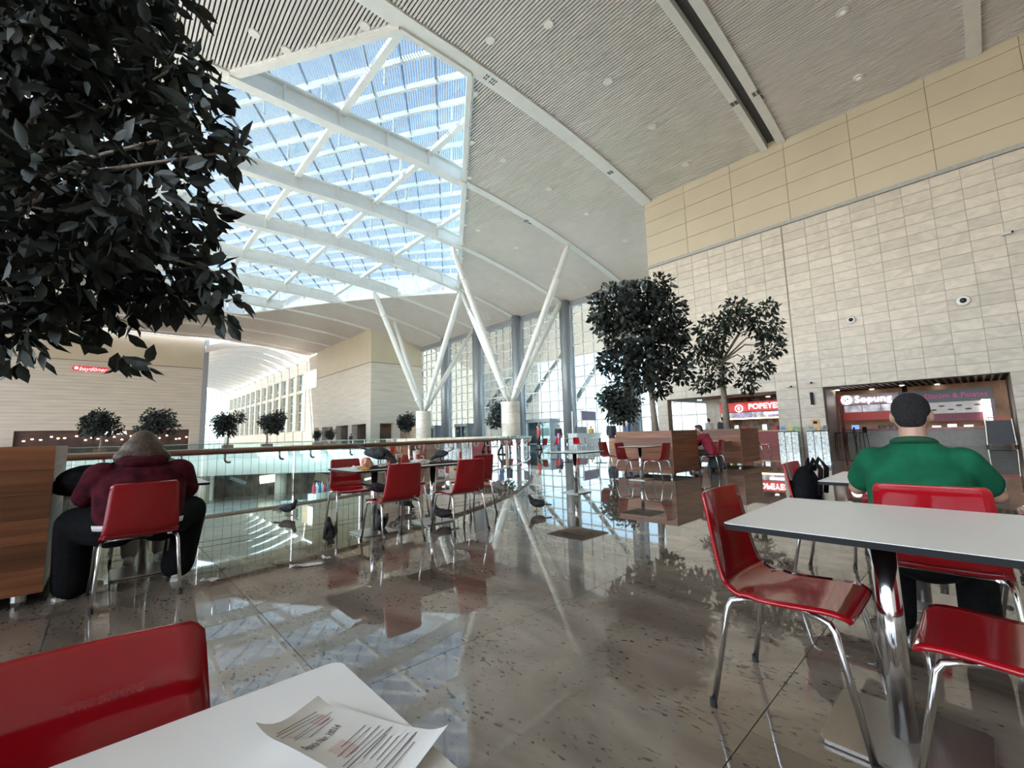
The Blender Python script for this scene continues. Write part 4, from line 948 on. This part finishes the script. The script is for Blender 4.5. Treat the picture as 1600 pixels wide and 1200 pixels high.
for v in tt.data.vertices:
    w_ = Mx @ Vector((v.co.x*k_, v.co.y*k_*1.5, 0)); u_ = min(max((w_-o).dot(axn)/LW, 0), 1); v_ = min(max((w_-o).dot(ayn)/LH, 0), 1); v.co = (w_.x, w_.y, rpt(u_, v_)[2]+.0009+v.co.z)
tt.matrix_local = Matrix.Identity(4)

# ================================================================== PEOPLE
SKIN = mat('skin', (.46, .27, .19), .5, var=.05); SKIN2 = mat('skin_light', (.58, .38, .29), .5, var=.05)
HAIRB = mat('hair_black', (.010, .009, .009), .9, var=.5, scale=90, bump=1.0); HAIRG = mat('hair_blond', (.11, .075, .05), .6, var=.45, scale=50, stretch=(4, 4, .6)); HAIRN = mat('hair_brown', (.05, .03, .02), .6, var=.3, scale=40)
def remesh(mb, name, m, parent, voxel, smooth=4):
    me = mb.mesh('tmp'); ob = bpy.data.objects.new('tmp', me); COL.objects.link(ob)
    r = ob.modifiers.new('r', 'REMESH'); r.mode = 'VOXEL'; r.voxel_size = voxel; s_ = ob.modifiers.new('s', 'SMOOTH'); s_.factor = .5; s_.iterations = smooth
    dg = bpy.context.evaluated_depsgraph_get(); nm = bpy.data.meshes.new_from_object(ob.evaluated_get(dg)); bpy.data.objects.remove(ob); bpy.data.meshes.remove(me)
    nm.name = name; nm.materials.clear(); nm.materials.append(m); nm.polygons.foreach_set('use_smooth', [True]*len(nm.polygons)); return link(name, nm, parent)
def V3(p): return Vector(p)
def hand(b, wrist, d, side, k=1.0, curl=.5):
    w = V3(wrist); d = V3(d).normalized(); x = d.cross(V3((0, 0, 1))).normalized()*side; dn = V3((0, 0, -1))
    pc = w+d*.05*k
    for e in (-.026, -.009, .009, .026): b.cap(w+d*.015*k+x*e*.7*k, w+d*.085*k+x*e*k, .015*k, .0115*k, 8)
    for e, ln in ((-.03, .06), (-.01, .075), (.01, .08), (.03, .07)):
        a = w+d*.085*k+x*e*k; m1 = a+(d*(1-curl*.3)+dn*curl*.4)*ln*.5*k; e1 = m1+(d*(1-curl)+dn*curl)*ln*.5*k
        b.cap(a, m1, .0098*k, .009*k, 8); b.cap(m1, e1, .009*k, .0075*k, 8)
    a = w+d*.03*k+x*.03*k; m1 = a+(d*.6+x*.8)*.035*k; b.cap(a, m1, .013*k, .011*k, 8); b.cap(m1, m1+(d*.95+x*.2)*.03*k, .011*k, .009*k, 8)
def person(label, loc, rz, J, c_shirt, c_trs, hair, skin=SKIN, shoe=None, vox=.011, torso=None, hairfn=None, sleeve=.55, group=None, collar=None, k=1.0, armr=(.058, .046, .036)):
    """J: joints (local metres, facing +Y): hip chest neck head, sh/el/wr/hd (right side; mirrored or given as pair), hp/kn/an/toe"""
    t = thing('person', label, 'person', loc, rz, group); g = lambda n, s: V3(J[n+('L' if s < 0 else 'R')]) if n+('L' if s < 0 else 'R') in J else V3((J[n][0]*s, J[n][1], J[n][2]))
    hd, nk = V3(J['head']), V3(J['neck']); fd = V3(J.get('look', (0, 1, 0))).normalized(); sd = fd.cross(V3((0, 0, 1))).normalized(); uu = sd.cross(fd)
    R = Matrix((sd, fd, uu)).transposed(); b = MB()
    b.ell(hd, (.074*k, .09*k, .11*k), 14, 10, R); b.ell(hd+R @ V3((0, .02, -.05))*k, (.056*k, .07*k, .065*k), 12, 8, R)      # skull, jaw
    b.cap(hd+R @ V3((0, .085, .0))*k, hd+R @ V3((0, .108, -.03))*k, .010*k, .015*k, 8)                                   # nose
    b.ell(hd+R @ V3((0, .085, -.062))*k, (.024*k, .012*k, .009*k), 8, 6, R)
    for s in (-1, 1): b.ell(hd+R @ V3((s*.078, -.005, -.01))*k, (.012*k, .02*k, .032*k), 8, 6, R)
    b.cap(nk-V3((0, .0, .05)), hd+R @ V3((0, -.02, -.07))*k, .06*k, .056*k, 12)
    rings = torso or J['torso']
    def loft(b, infl, z0=-9, z1=9):
        rr = []
        for c, rx, ry in rings: rr.append([(c[0]+(rx+infl)*math.cos(2*PI*i/18), c[1]+(ry+infl)*math.sin(2*PI*i/18), c[2]) for i in range(18)])
        b.loft(rr)
    loft(b, -.03)
    for s in (-1, 1):
        sh, el, wr, hnd = g('sh', s), g('el', s), g('wr', s), g('hd', s)
        b.cap(sh, el, armr[0]*.85*k, armr[1]*.9*k); b.cap(el, wr, armr[1]*.95*k, armr[2]*.8*k); hand(b, wr, hnd-wr, s, k)
        b.cap(g('hp', s), g('kn', s), .065*k, .05*k); b.cap(g('kn', s), g('an', s), .048*k, .035*k)
    body = remesh(b, 'body', skin, t, vox*.72, 3)
    for s in (-1, 1):
        MB().ell(hd+R @ V3((s*.03, .078, .012))*k, (.012*k, .01*k, .008*k), 8, 6, R).build('eye', mat('eye', (.03, .025, .02), .2), body, True)
    b = MB(); loft(b, .012)
    for s in (-1, 1):
        sh, el, wr = g('sh', s), g('el', s), g('wr', s)
        b.ell(sh-V3((s*.035, 0, 0)), (.085*k, .078*k, .075*k), 10, 7)
        if sleeve <= 1: b.cap(sh, sh.lerp(el, sleeve), armr[0]*1.42*k, armr[0]*1.3*k)
        else: b.cap(sh, el, armr[0]*1.5*k, armr[1]*1.45*k); b.cap(el, el.lerp(wr, sleeve-1), armr[1]*1.45*k, armr[2]*1.35*k)
    shirt = remesh(b, 'shirt', c_shirt, t, vox, 6)
    if collar:
        c = nk+V3((0, 0, -.005)); pts = [(c[0]+.078*k*math.cos(2*PI*i/20), c[1]+.07*k*math.sin(2*PI*i/20), c[2]+.012-.02*math.sin(2*PI*i/20)) for i in range(21)]
        MB().tube(pts, .018*k, 8, False).build('collar', collar, shirt, True)
    b = MB(); z0 = rings[0]
    b.ell((z0[0][0], z0[0][1]+.03, z0[0][2]+.0), (z0[1]+.005, z0[2]+.02, .11*k), 14, 8)
    lr = J.get('legr', (.095, .075, .065))
    for s in (-1, 1):
        b.cap(g('hp', s), g('kn', s), lr[0]*k, lr[1]*k, 12); b.cap(g('kn', s), g('an', s), lr[1]*k, lr[2]*k, 12)
    remesh(b, 'trousers', c_trs, t, vox, 5)
    for s in (-1, 1):
        an, toe = g('an', s), g('toe', s); d = (toe-an); d.z = 0; d.normalize(); base = V3((an.x, an.y, .045)); b = MB()
        b.cap(base-d*.05*k, base+d*.15*k, .042*k, .036*k, 10); b.cap(base, an, .042*k, .045*k, 10); sh_ = remesh(b, 'shoe', shoe or EDGE, t, .012, 3)
        b = MB(); b.bar(base-d*.09*k+V3((0, 0, -.035)), base+d*.18*k+V3((0, 0, -.035)), .075*k, .02).build('sole', PAPER if shoe else EDGE, sh_)
    b = MB(); (hairfn or (lambda b: (b.ell(hd+R @ V3((0, -.016, .03))*k, (.081*k, .088*k, .09*k), 14, 10, R), b.ell(hd+R @ V3((0, -.055, -.025))*k, (.066*k, .045*k, .06*k), 12, 8, R), b.ell(hd+R @ V3((0, .03, .085))*k, (.062*k, .06*k, .034*k), 12, 8, R))))(b)
    remesh(b, 'hair', hair, t, .012, 2); return t
GREEN = mat('green_polo', (.006, .105, .048), .9, var=.15, scale=9, spec=.2, bump=.3); DGREEN = mat('green_collar', (.006, .07, .03), .8); MAROON = mat('maroon_fleece', (.075, .010, .018), .95, var=.25, scale=14, spec=.15)
REDSH = mat('red_shirt', (.38, .03, .06), .8, var=.15, scale=10); DENIM = mat('dark_denim', (.03, .035, .05), .8, var=.2, scale=20); SHOEW = mat('shoe_pale', (.55, .53, .50), .6, var=.2, scale=14)
person('man in a green polo shirt seen from behind at the right table', (2.95, .24, 0), -PI/2, dict(
    neck=(0, .10, .985), head=(0, .16, 1.135), look=(0, 1, -.18), sh=(.165, .07, .895), el=(.262, .17, .745), wr=(.17, .40, .785), hd=(.10, .50, .785),
    hp=(.10, 0, .50), kn=(.15, .42, .50), an=(.15, .14, .10), toe=(.16, .30, .03), legr=(.10, .085, .075),
    torso=[((0, -.03, .44), .165, .13), ((0, -.02, .55), .175, .145), ((0, .0, .68), .185, .15), ((0, .03, .80), .195, .14), ((0, .06, .88), .185, .12), ((0, .08, .945), .15, .10), ((0, .095, .995), .078, .072)]),
    GREEN, BLACK, HAIRB, SKIN, EDGE, .011, sleeve=.62, collar=DGREEN)
def wh_(b):
    b.ell((0, .20, 1.10), (.095, .115, .105), 14, 10); b.ell((0, .16, 1.055), (.135, .12, .095), 14, 10); b.ell((0, .14, 1.01), (.165, .11, .075), 14, 10); b.ell((.08, .13, .99), (.1, .09, .06), 12, 8); b.ell((-.08, .13, .995), (.1, .09, .06), 12, 8)
wm = person('woman in a maroon hoodie hunched over a table, seen from behind', (.22, 4.36, 0), .0, dict(
    neck=(0, .14, .95), head=(0, .24, 1.08), look=(0, 1, -.6), sh=(.225, .08, .86), el=(.30, .22, .72), wr=(.2, .46, .78), hd=(.12, .52, .775),
    hpL=(-.13, 0, .50), knL=(-.34, .24, .52), anL=(-.34, .27, .10), toeL=(-.25, .30, .03), hpR=(.13, .0, .50), knR=(.34, .33, .52), anR=(.27, .22, .12), toeR=(.30, .4, .03), legr=(.15, .125, .115),
    torso=[((0, -.03, .50), .235, .16), ((0, -.02, .60), .255, .175), ((0, .01, .72), .262, .18), ((0, .05, .83), .26, .16), ((0, .09, .91), .21, .13), ((0, .12, .955), .14, .10), ((0, .14, .985), .10, .085)]),
    MAROON, BLACK, HAIRG, SKIN2, SHOEW, .012, hairfn=wh_, sleeve=1.9, armr=(.075, .06, .04))
b = MB(); b.ell((0, .02, .955), (.15, .07, .05), 12, 8); b.ell((-.08, .06, .965), (.08, .06, .05), 10, 6); b.ell((.08, .06, .965), (.08, .06, .05), 10, 6); remesh(b, 'hood', MAROON, wm, .012, 4)
MB().lathe([(.262, .50), (.264, .535)], (0, -.03, 0), 32, 1, .74).build('shirt_hem', PAPER, wm, True)
person('man in a red shirt sitting with a hand at his face by the middle planter', (11.32, 4.74, 0), .12, dict(
    neck=(0, .16, .96), head=(0, .25, 1.10), look=(-.1, 1, -.15), sh=(.18, .12, .91), elL=(-.2, .36, .78), wrL=(-.08, .38, 1.0), hdL=(-.03, .36, 1.06), elR=(.22, .34, .72), wrR=(.08, .48, .80), hdR=(.02, .54, .82),
    hp=(.09, 0, .50), kn=(.13, .42, .50), an=(.12, .34, .10), toe=(.12, .5, .03),
    torso=[((0, -.03, .46), .17, .12), ((0, 0, .6), .185, .13), ((0, .05, .74), .20, .13), ((0, .10, .87), .20, .115), ((0, .13, .94), .14, .09), ((0, .15, .975), .075, .07)]),
    REDSH, DENIM, HAIRN, SKIN2, SHOEW, .014, sleeve=1.8)
person('person in pale trousers mostly hidden behind the woman in maroon', (.33, 5.82, 0), PI, dict(
    neck=(0, .10, .93), head=(0, .18, 1.05), look=(0, 1, -.4), sh=(.16, .08, .87), el=(.24, .22, .72), wr=(.15, .42, .775), hd=(.08, .5, .775),
    hp=(.09, 0, .49), kn=(.12, .38, .48), an=(.11, .36, .10), toe=(.12, .5, .03),
    torso=[((0, -.03, .46), .15, .11), ((0, 0, .6), .16, .12), ((0, .04, .74), .17, .12), ((0, .07, .85), .17, .1), ((0, .09, .92), .12, .08), ((0, .1, .95), .07, .065)]),
    mat('grey_top', (.2, .2, .22), .8), mat('pale_trousers', (.5, .5, .48), .8), HAIRN, SKIN2, SHOEW, .016, sleeve=1.8)
def stand(px, py, g, label, cs, ct, hair, rz, k=1.0):
    p = at(px, py, g); x, y = p[0], p[1]
    person(label, (x, y, 0), rz, dict(neck=(0, .0, 1.44*k), head=(0, .02, 1.58*k), sh=(.18*k, 0, 1.38*k), el=(.22*k, -.02, 1.1*k), wr=(.22*k, .08, .87*k), hd=(.22*k, .1, .78*k), hp=(.09*k, 0, .9*k), knL=(-.1*k, .1, .5*k), knR=(.1*k, -.02, .5*k), anL=(-.1*k, .12, .09), anR=(.1*k, -.2, .1), toe=(.1*k, .3, .03),
        torso=[((0, 0, .88*k), .16*k, .11*k), ((0, 0, 1.05*k), .15*k, .1*k), ((0, 0, 1.22*k), .18*k, .11*k), ((0, 0, 1.36*k), .18*k, .1*k), ((0, 0, 1.43*k), .09*k, .07*k)]), cs, ct, hair, SKIN2, None, .03, sleeve=1.8, k=k)
CB = mat('cloth_blue', (.06, .1, .22), .8); CP = mat('cloth_pink', (.65, .25, .4), .8); CW = mat('cloth_white', (.7, .7, .68), .8); CK = mat('cloth_dark', (.03, .03, .04), .8); CY = mat('cloth_yellow', (.7, .5, .08), .8); CR = mat('cloth_red', (.5, .06, .06), .8)
stand(842, 690, 30, 'distant person in a red top beside the end of the balustrade', CR, CK, HAIRN, 1)
stand(873, 690, 31, 'distant person in dark clothes carrying a pink bag', CK, CB, HAIRN, 2)
stand(956, 688, 24, 'distant person in dark clothes walking past the far red chairs', CK, CK, HAIRN, -1)
stand(982, 686, 22, 'distant person in dark blue standing left of the middle planter', CB, CK, HAIRB, .5)
stand(924, 686, 41, 'distant person in a yellow top at the far kiosk', CY, CK, HAIRN, 2.5)
stand(1109, 678, 24, 'person in white behind the planters before the red restaurant', CW, CK, HAIRB, -.5)
stand(1131, 678, 22, 'person in dark clothes behind the planters before the red restaurant', CK, CK, HAIRB, -1.2)
stand(548, 688, 50, 'tiny person walking beyond the void near the corner block', CK, CK, HAIRN, .4)
p = at(880, 696, 31); t = thing('shoulder_bag', 'pink bag carried by the distant person', 'bag', (p[0]-.2, p[1]+.1, .75)); MB().box((-.2, -.08, 0), (.2, .08, .34)).build('pouch', CP, t); MB().tube([(-.15, 0, .34), (0, 0, .52), (.15, 0, .34)], .015).build('handle', CP, t)

# ================================================================== SMALL THINGS
# backpack on chair
t = thing('backpack', 'black backpack hanging on the red chair left of the man in green', 'backpack', (3.82, .90, .455), PI)
b = MB(); b.ell((0, -.02, .15), (.17, .09, .2), 14, 10); b.ell((0, -.05, .08), (.16, .08, .12), 12, 8); remesh(b, 'body', BLACK, t, .012, 3)
for s in (-1, 1): MB().tube([(s*.07, .02, .31), (s*.08, .06, .40), (s*.085, .10, .33), (s*.09, .08, .15)], .016, 8).build('strap', BLACK, t, True)
MB().tube([(-.04, 0, .34), (0, .01, .40), (.04, 0, .34)], .009, 8).build('handle', BLACK, t, True)
t = thing('shoulder_bag', 'black bag lying at the left elbow of the woman in maroon', 'bag', (-.07, 4.62, .76)); b = MB(); b.ell((0, .05, .08), (.19, .14, .11), 14, 9); b.ell((-.03, .1, .03), (.2, .12, .08), 12, 8); remesh(b, 'pouch', BLACK, t, .012, 3); MB().tube([(.08, .05, .16), (.14, .08, .2), (.2, .1, .12)], .012, 8).build('strap', BLACK, t, True)
t = thing('suitcase', 'black trolley suitcase standing behind the man in the red shirt', 'suitcase', (11.85, 4.85, 0), .2)
b = MB().box((-.2, -.13, .06), (.2, .13, .6)); o = b.build('shell', mat('case_black', (.02, .022, .028), .5), t); bv = o.modifiers.new('b', 'BEVEL'); bv.width = .04; bv.segments = 3
for i in (-1, 1):
    MB().tube([(i*.08, .1, .6), (i*.08, .1, .66)], .01).build('handle_bar', CHROME, t)
    for j in (-1, 1): MB().lathe([(.03, 0), (.03, .06)], (i*.15, j*.09, 0), 10).build('wheel', BLACKR, t)
MB().box((-.1, .085, .65), (.1, .115, .68)).build('handle', EDGE, t)
# pigeons
PIG = mat('pigeon_feather', (.035, .036, .042), .6, var=.5, scale=25); PIGL = mat('pigeon_leg', (.22, .08, .06), .6)
def pigeon(label, x, y, z, ang, pose=0, sc=1.0):
    t = thing('pigeon', label, 'pigeon', (x, y, z), ang, 'pigeons'); t.scale = (sc, sc, sc); b = MB()
    # faces +X ; pose 0 standing, 1 head down, 2 upright
    if pose == 2: pts = [((-.02, .05), .02), ((-.03, .09), .055), ((-.015, .15), .062), ((.005, .2), .042), ((.015, .235), .028), ((.02, .262), .027), ((.02, .285), .012)]; hp = (.02, .265); tail = ((-.04, .10), (-.10, .03))
    elif pose == 1: pts = [((-.12, .13), .02), ((-.07, .125), .05), ((0, .115), .06), ((.06, .10), .045), ((.10, .07), .028), ((.125, .045), .024), ((.14, .035), .01)]; hp = (.125, .045); tail = ((-.1, .14), (-.22, .19))
    else: pts = [((-.12, .09), .02), ((-.07, .10), .05), ((0, .115), .06), ((.05, .14), .047), ((.075, .18), .028), ((.085, .21), .026), ((.088, .235), .010)]; hp = (.087, .213); tail = ((-.1, .10), (-.22, .085))
    b.tube([(p[0], 0, p[1]) for p, r in pts], [r for p, r in pts], 12); b.ell((hp[0], 0, hp[1]), (.027, .024, .025), 10, 7)
    body = remesh(b, 'body', PIG, t, .008, 3)
    MB().prism([(0, -.02), (.0, .02), (-1, .035), (-1, -.035)], -.006, .006).build('tail', PIG, t).matrix_local = Matrix.Translation((tail[0][0], 0, tail[0][1])) @ Matrix.Rotation(math.atan2(tail[1][1]-tail[0][1], -(tail[1][0]-tail[0][0])), 4, 'Y') @ Matrix.Diagonal((math.hypot(tail[1][0]-tail[0][0], tail[1][1]-tail[0][1]), 1, 1, 1))
    MB().cap((hp[0]+.02, 0, hp[1]-.003), (hp[0]+.045, 0, hp[1]-.012), .006, .002, 6).build('beak', EDGE, body)
    for s in (-1, 1):
        c = (pts[2][0][0]-.03, s*.05, pts[2][0][1]); w = MB(); w.ell(c, (.1, .014, .038), 10, 6, Matrix.Rotation(.12 if pose < 2 else 1.1, 3, 'Y')); w.build('wing', PIG, body, True)
        lg = MB().tube([(.0, s*.025, .075), (-.008, s*.026, .04), (.0, s*.027, .006)], .005, 6).build('leg', PIGL, t)
        for a in (-.5, 0, .5, PI): MB().tube([(.0, s*.027, .005), (.035*math.cos(a), s*.027+.035*math.sin(a), .003)], .0032, 5).build('toe', PIGL, lg)
def facing(px): return math.atan2(RT[1]*px, RT[0]*px)
rgt, lft = facing(1), facing(-1)
pg = lambda px: onz(px[0], px[1], 0)
for px, a, pose, lab in (((452, 806), rgt, 0, 'pigeon walking on the floor left of the littered tables near the balustrade'), ((513, 852), lft-.9, 2, 'pigeon on the floor in front of the left littered table'), ((592, 836), rgt+2.6, 2, 'pigeon under the left littered table beside the base plate'), ((690, 816), lft+.1, 0, 'pigeon under the right littered table'), ((838, 799), lft, 0, 'pigeon walking on the floor to the right of the littered tables'), ((632, 797), rgt, 1, 'pigeon half hidden behind the chair legs under the tables')):
    p = pg(px); pigeon(lab, p[0], p[1], 0, a, pose, 1.0)
TZ = .745
p = onz(585, 729, TZ); pigeon('large dark pigeon feeding on the left tray, tail raised', 2.38, 4.85, TZ+.015, rgt-.1, 1, 1.35)
pigeon('pigeon pecking at the right tray with raised tail', 3.28, 4.95, TZ+.015, lft, 1, .85)
pigeon('dark pigeon perched on the seat of the middle red chair', 2.2, 4.52, .455, rgt+.6, 1, .9)
# trays, cups and leftovers
TRAY = mat('tray_dark', (.035, .03, .028), .5); CUP = mat('cup_white', (.78, .76, .72), .5); CUPR = mat('cup_red', (.55, .06, .03), .5)
for lab, x, y, a in (('dark brown tray with leftovers on the left table', 2.36, 4.84, .05), ('dark brown tray with wrappers on the right table', 3.26, 4.92, -.1)):
    t = thing('food_tray', lab, 'tray', (x, y, TZ), a); MB().box((-.2, -.14, 0), (.2, .14, .006)).build('base', TRAY, t)
    for q in (((-.2, -.14), (.2, -.14)), ((.2, -.14), (.2, .14)), ((.2, .14), (-.2, .14)), ((-.2, .14), (-.2, -.14))): MB().bar((*q[0], .012), (*q[1], .012), .012, .024).build('rim', TRAY, t)
def cup(lab, px, h, r, z=TZ, gy=4.97):
    d = ray(*px); p = CAM+d*((gy)/d[1]); t = thing('paper_cup', lab, 'cup', (p[0], p[1], z), .7, 'paper cups on the littered tables')
    MB().lathe([(r*.72, 0), (r, h)], seg=18).build('body', CUP, t, True); MB().lathe([(r*1.06, h), (r*1.06, h+.008), (r*.9, h+.014)], seg=18).build('lid', mat('lid_pale', (.7, .7, .7), .3), t, True)
    for a in (-2.4, .6): 
        b = MB(); b.loft([[( (r*(.79+.17*v)+.0012)*math.cos(a+u), (r*(.79+.17*v)+.0012)*math.sin(a+u), h*(.25+.55*v)) for u in (-.5, -.17, .17, .5)] for v in (0, .5, 1)], False); b.build('red_emblem', CUPR, t, True)
cup('tall white and red paper cup standing furthest left on the tables', (605, 723), .15, .04, gy=5.1)
cup('white and red paper cup in front on the left table', (623, 728), .13, .042, gy=4.86)
cup('large white paper cup with a red emblem in the middle of the tables', (651, 722), .16, .05, gy=4.98)
cup('tall red and white paper cup at the right end of the tables', (718, 719), .16, .038, gy=4.95)
def crumple(name, lab, cat, loc, r, m, seed, flat=.5, group=None, parent=None):
    q = random.Random(seed); bm = bmesh.new(); bmesh.ops.create_icosphere(bm, subdivisions=2, radius=1)
    for v in bm.verts: f = q.uniform(.6, 1.15); v.co = Vector((v.co.x*r[0]*f, v.co.y*r[1]*f, max(0, (v.co.z+.8)*.55*r[2]*f)))
    me = bpy.data.meshes.new(name); bm.to_mesh(me); bm.free(); me.materials.append(m); o = link(name, me); o.location = [float(c) for c in loc]; tag(o, lab, cat, group); return o
crumple('bread_bun', 'half-eaten orange bun at the left edge of the littered table', 'bread', (2.10, 4.66, TZ), (.06, .05, .04), mat('bun', (.75, .38, .07), .6), 1)
crumple('burger_wrapper', 'crumpled tan and red burger wrapper beside the feeding pigeon', 'wrapper', (2.2, 4.82, TZ+.006), (.08, .07, .13), mat('wrapper_tan', (.55, .33, .22), .6, var=.5, scale=25, var2=(.5, .12, .08)), 2)
crumple('paper_napkin', 'small crumpled white napkin on the left edge of the littered table', 'napkin', (2.08, 4.84, TZ), (.05, .05, .05), PAPER, 3)
crumple('paper_napkin', 'white crumpled napkin on the left tray under the pigeon', 'napkin', (2.36, 4.74, TZ+.006), (.07, .05, .05), mat('napkin_pink', (.7, .55, .5), .7), 4)
crumple('paper_bag', 'crumpled pale bag lying between the cups', 'paper bag', (2.92, 4.86, TZ), (.14, .09, .07), PAPER, 5)
crumple('wrapper', 'torn brown wrapper on the right tray', 'wrapper', (3.12, 4.88, TZ+.006), (.12, .08, .04), mat('wrapper_brown', (.30, .24, .2), .6, var=.5, scale=20), 6)
crumple('wrapper', 'grey foil wrapper right on the right tray', 'wrapper', (3.38, 4.92, TZ+.006), (.08, .06, .04), mat('wrapper_grey', (.25, .22, .2), .5, var=.5, scale=20), 7)
def litter(lab, px, w, d, a, seed):
    p = onz(px[0], px[1], 0); q = random.Random(seed); b = MB(); N = 5; vs = []
    for j in range(N+1):
        for i in range(N+1): vs.append((w*(i/N-.5), d*(j/N-.5), .004+.035*q.random()*(1 if i < 2 else .25)))
    b.add(vs, [(j*(N+1)+i, j*(N+1)+i+1, (j+1)*(N+1)+i+1, (j+1)*(N+1)+i) for j in range(N) for i in range(N)]); o = b.build('paper_scrap', PAPER); o.location = (p[0], p[1], 0); o.rotation_euler = (0, 0, a); tag(o, lab, 'paper')
    s = o.modifiers.new('s', 'SOLIDIFY'); s.thickness = .001
litter('crumpled white paper strip lying on the floor before the littered tables', (478, 884), .26, .09, -.3, 1); litter('small flat paper scrap on the floor right of the woman', (328, 908), .13, .08, .3, 2); litter('tiny paper scrap on the floor beside the crumpled strip', (510, 873), .07, .06, 0, 3)
# distant kiosk and lower level details
p = at(915, 690, 38); t = thing('coffee_kiosk', 'distant kiosk with a purple sign before the glass wall', 'kiosk', (p[0], p[1], 0), .2)
MB().box((-2.4, -.4, 0), (2.4, .4, 1.0)).build('counter', mat('kiosk_white', (.6, .64, .64), .3), t); MB().box((-2.5, -.5, 1.0), (2.5, .5, 1.06)).build('counter_top', GREYW, t)
MB().box((-.6, -.1, 2.2), (2.2, .1, 3.0)).build('sign_board', mat('kiosk_purple', (.14, .08, .2), .5), t)
for x in (-2.3, -.6, 2.2): MB().box((x-.05, -.05, 0), (x+.05, .05, 2.9)).build('post', GREYW, t)
MB().box((-2.0, -.3, 1.06), (-.3, .2, 1.6)).build('display_case', mat('display_dark', (.08, .09, .09), .3), t)
q = onz(505, 779, -5.0); t = thing('display_stand', 'bright stall with coloured bottles on the lower level', 'stall', q, .6)
MB().box((-1.8, -.5, 0), (1.8, .5, .7)).build('counter', mat('stall_white', (.8, .79, .74), .5), t)
cl = [(.6, .05, .1), (.9, .9, .9), (.05, .35, .7), (.9, .9, .88), (.75, .08, .15), (.2, .5, .7), (.8, .7, .1), (.85, .85, .8)]
for k, c in enumerate(cl):
    bt = MB(); bt.lathe([(.18, .7), (.18, 1.4), (.07, 1.6), (.07, 1.75)], (-1.5+.42*k, 0, 0), 12); bt.build('bottle', mat(f'bottle_{k}', c, .4), t, True)
q = onz(316, 782, -5.0); t = thing('poster_stand', 'white framed stand with a blue poster on the lower level', 'poster', q, -.75)
MB().box((-1.1, -.1, 0), (1.1, .1, 3.2)).build('frame', WHITE, t); MB().box((-.9, -.13, 1.2), (.5, -.1, 3.0)).build('poster', mat('poster_blue', (.12, .25, .6), .4), t)
for k, (px, c) in enumerate((((250, 770), (.1, .12, .08)), ((355, 765), (.08, .09, .06)), ((390, 772), (.06, .07, .05)), ((600, 762), (.5, .2, .05)))):
    q = onz(px[0], px[1], -5.0); t = thing('lower_planting', f'{ORD[k]} dark planting or stall from the left on the lower level', 'plant', q)
    MB().box((-1.2, -.6, 0), (1.2, .6, .7)).build('tub', mat('tub_tan', (.4, .33, .26), .6), t)
    fr = leaf_frames([(np.array([random.uniform(-.8, .8), 0, 1.6+random.uniform(-.4, .8)]), .8, 120) for _ in range(6)], .35, seed=30+k); stuff(link('foliage', leaves_mesh('foliage', fr, mat(f'low_leaf_{k}', c, .6)), t))
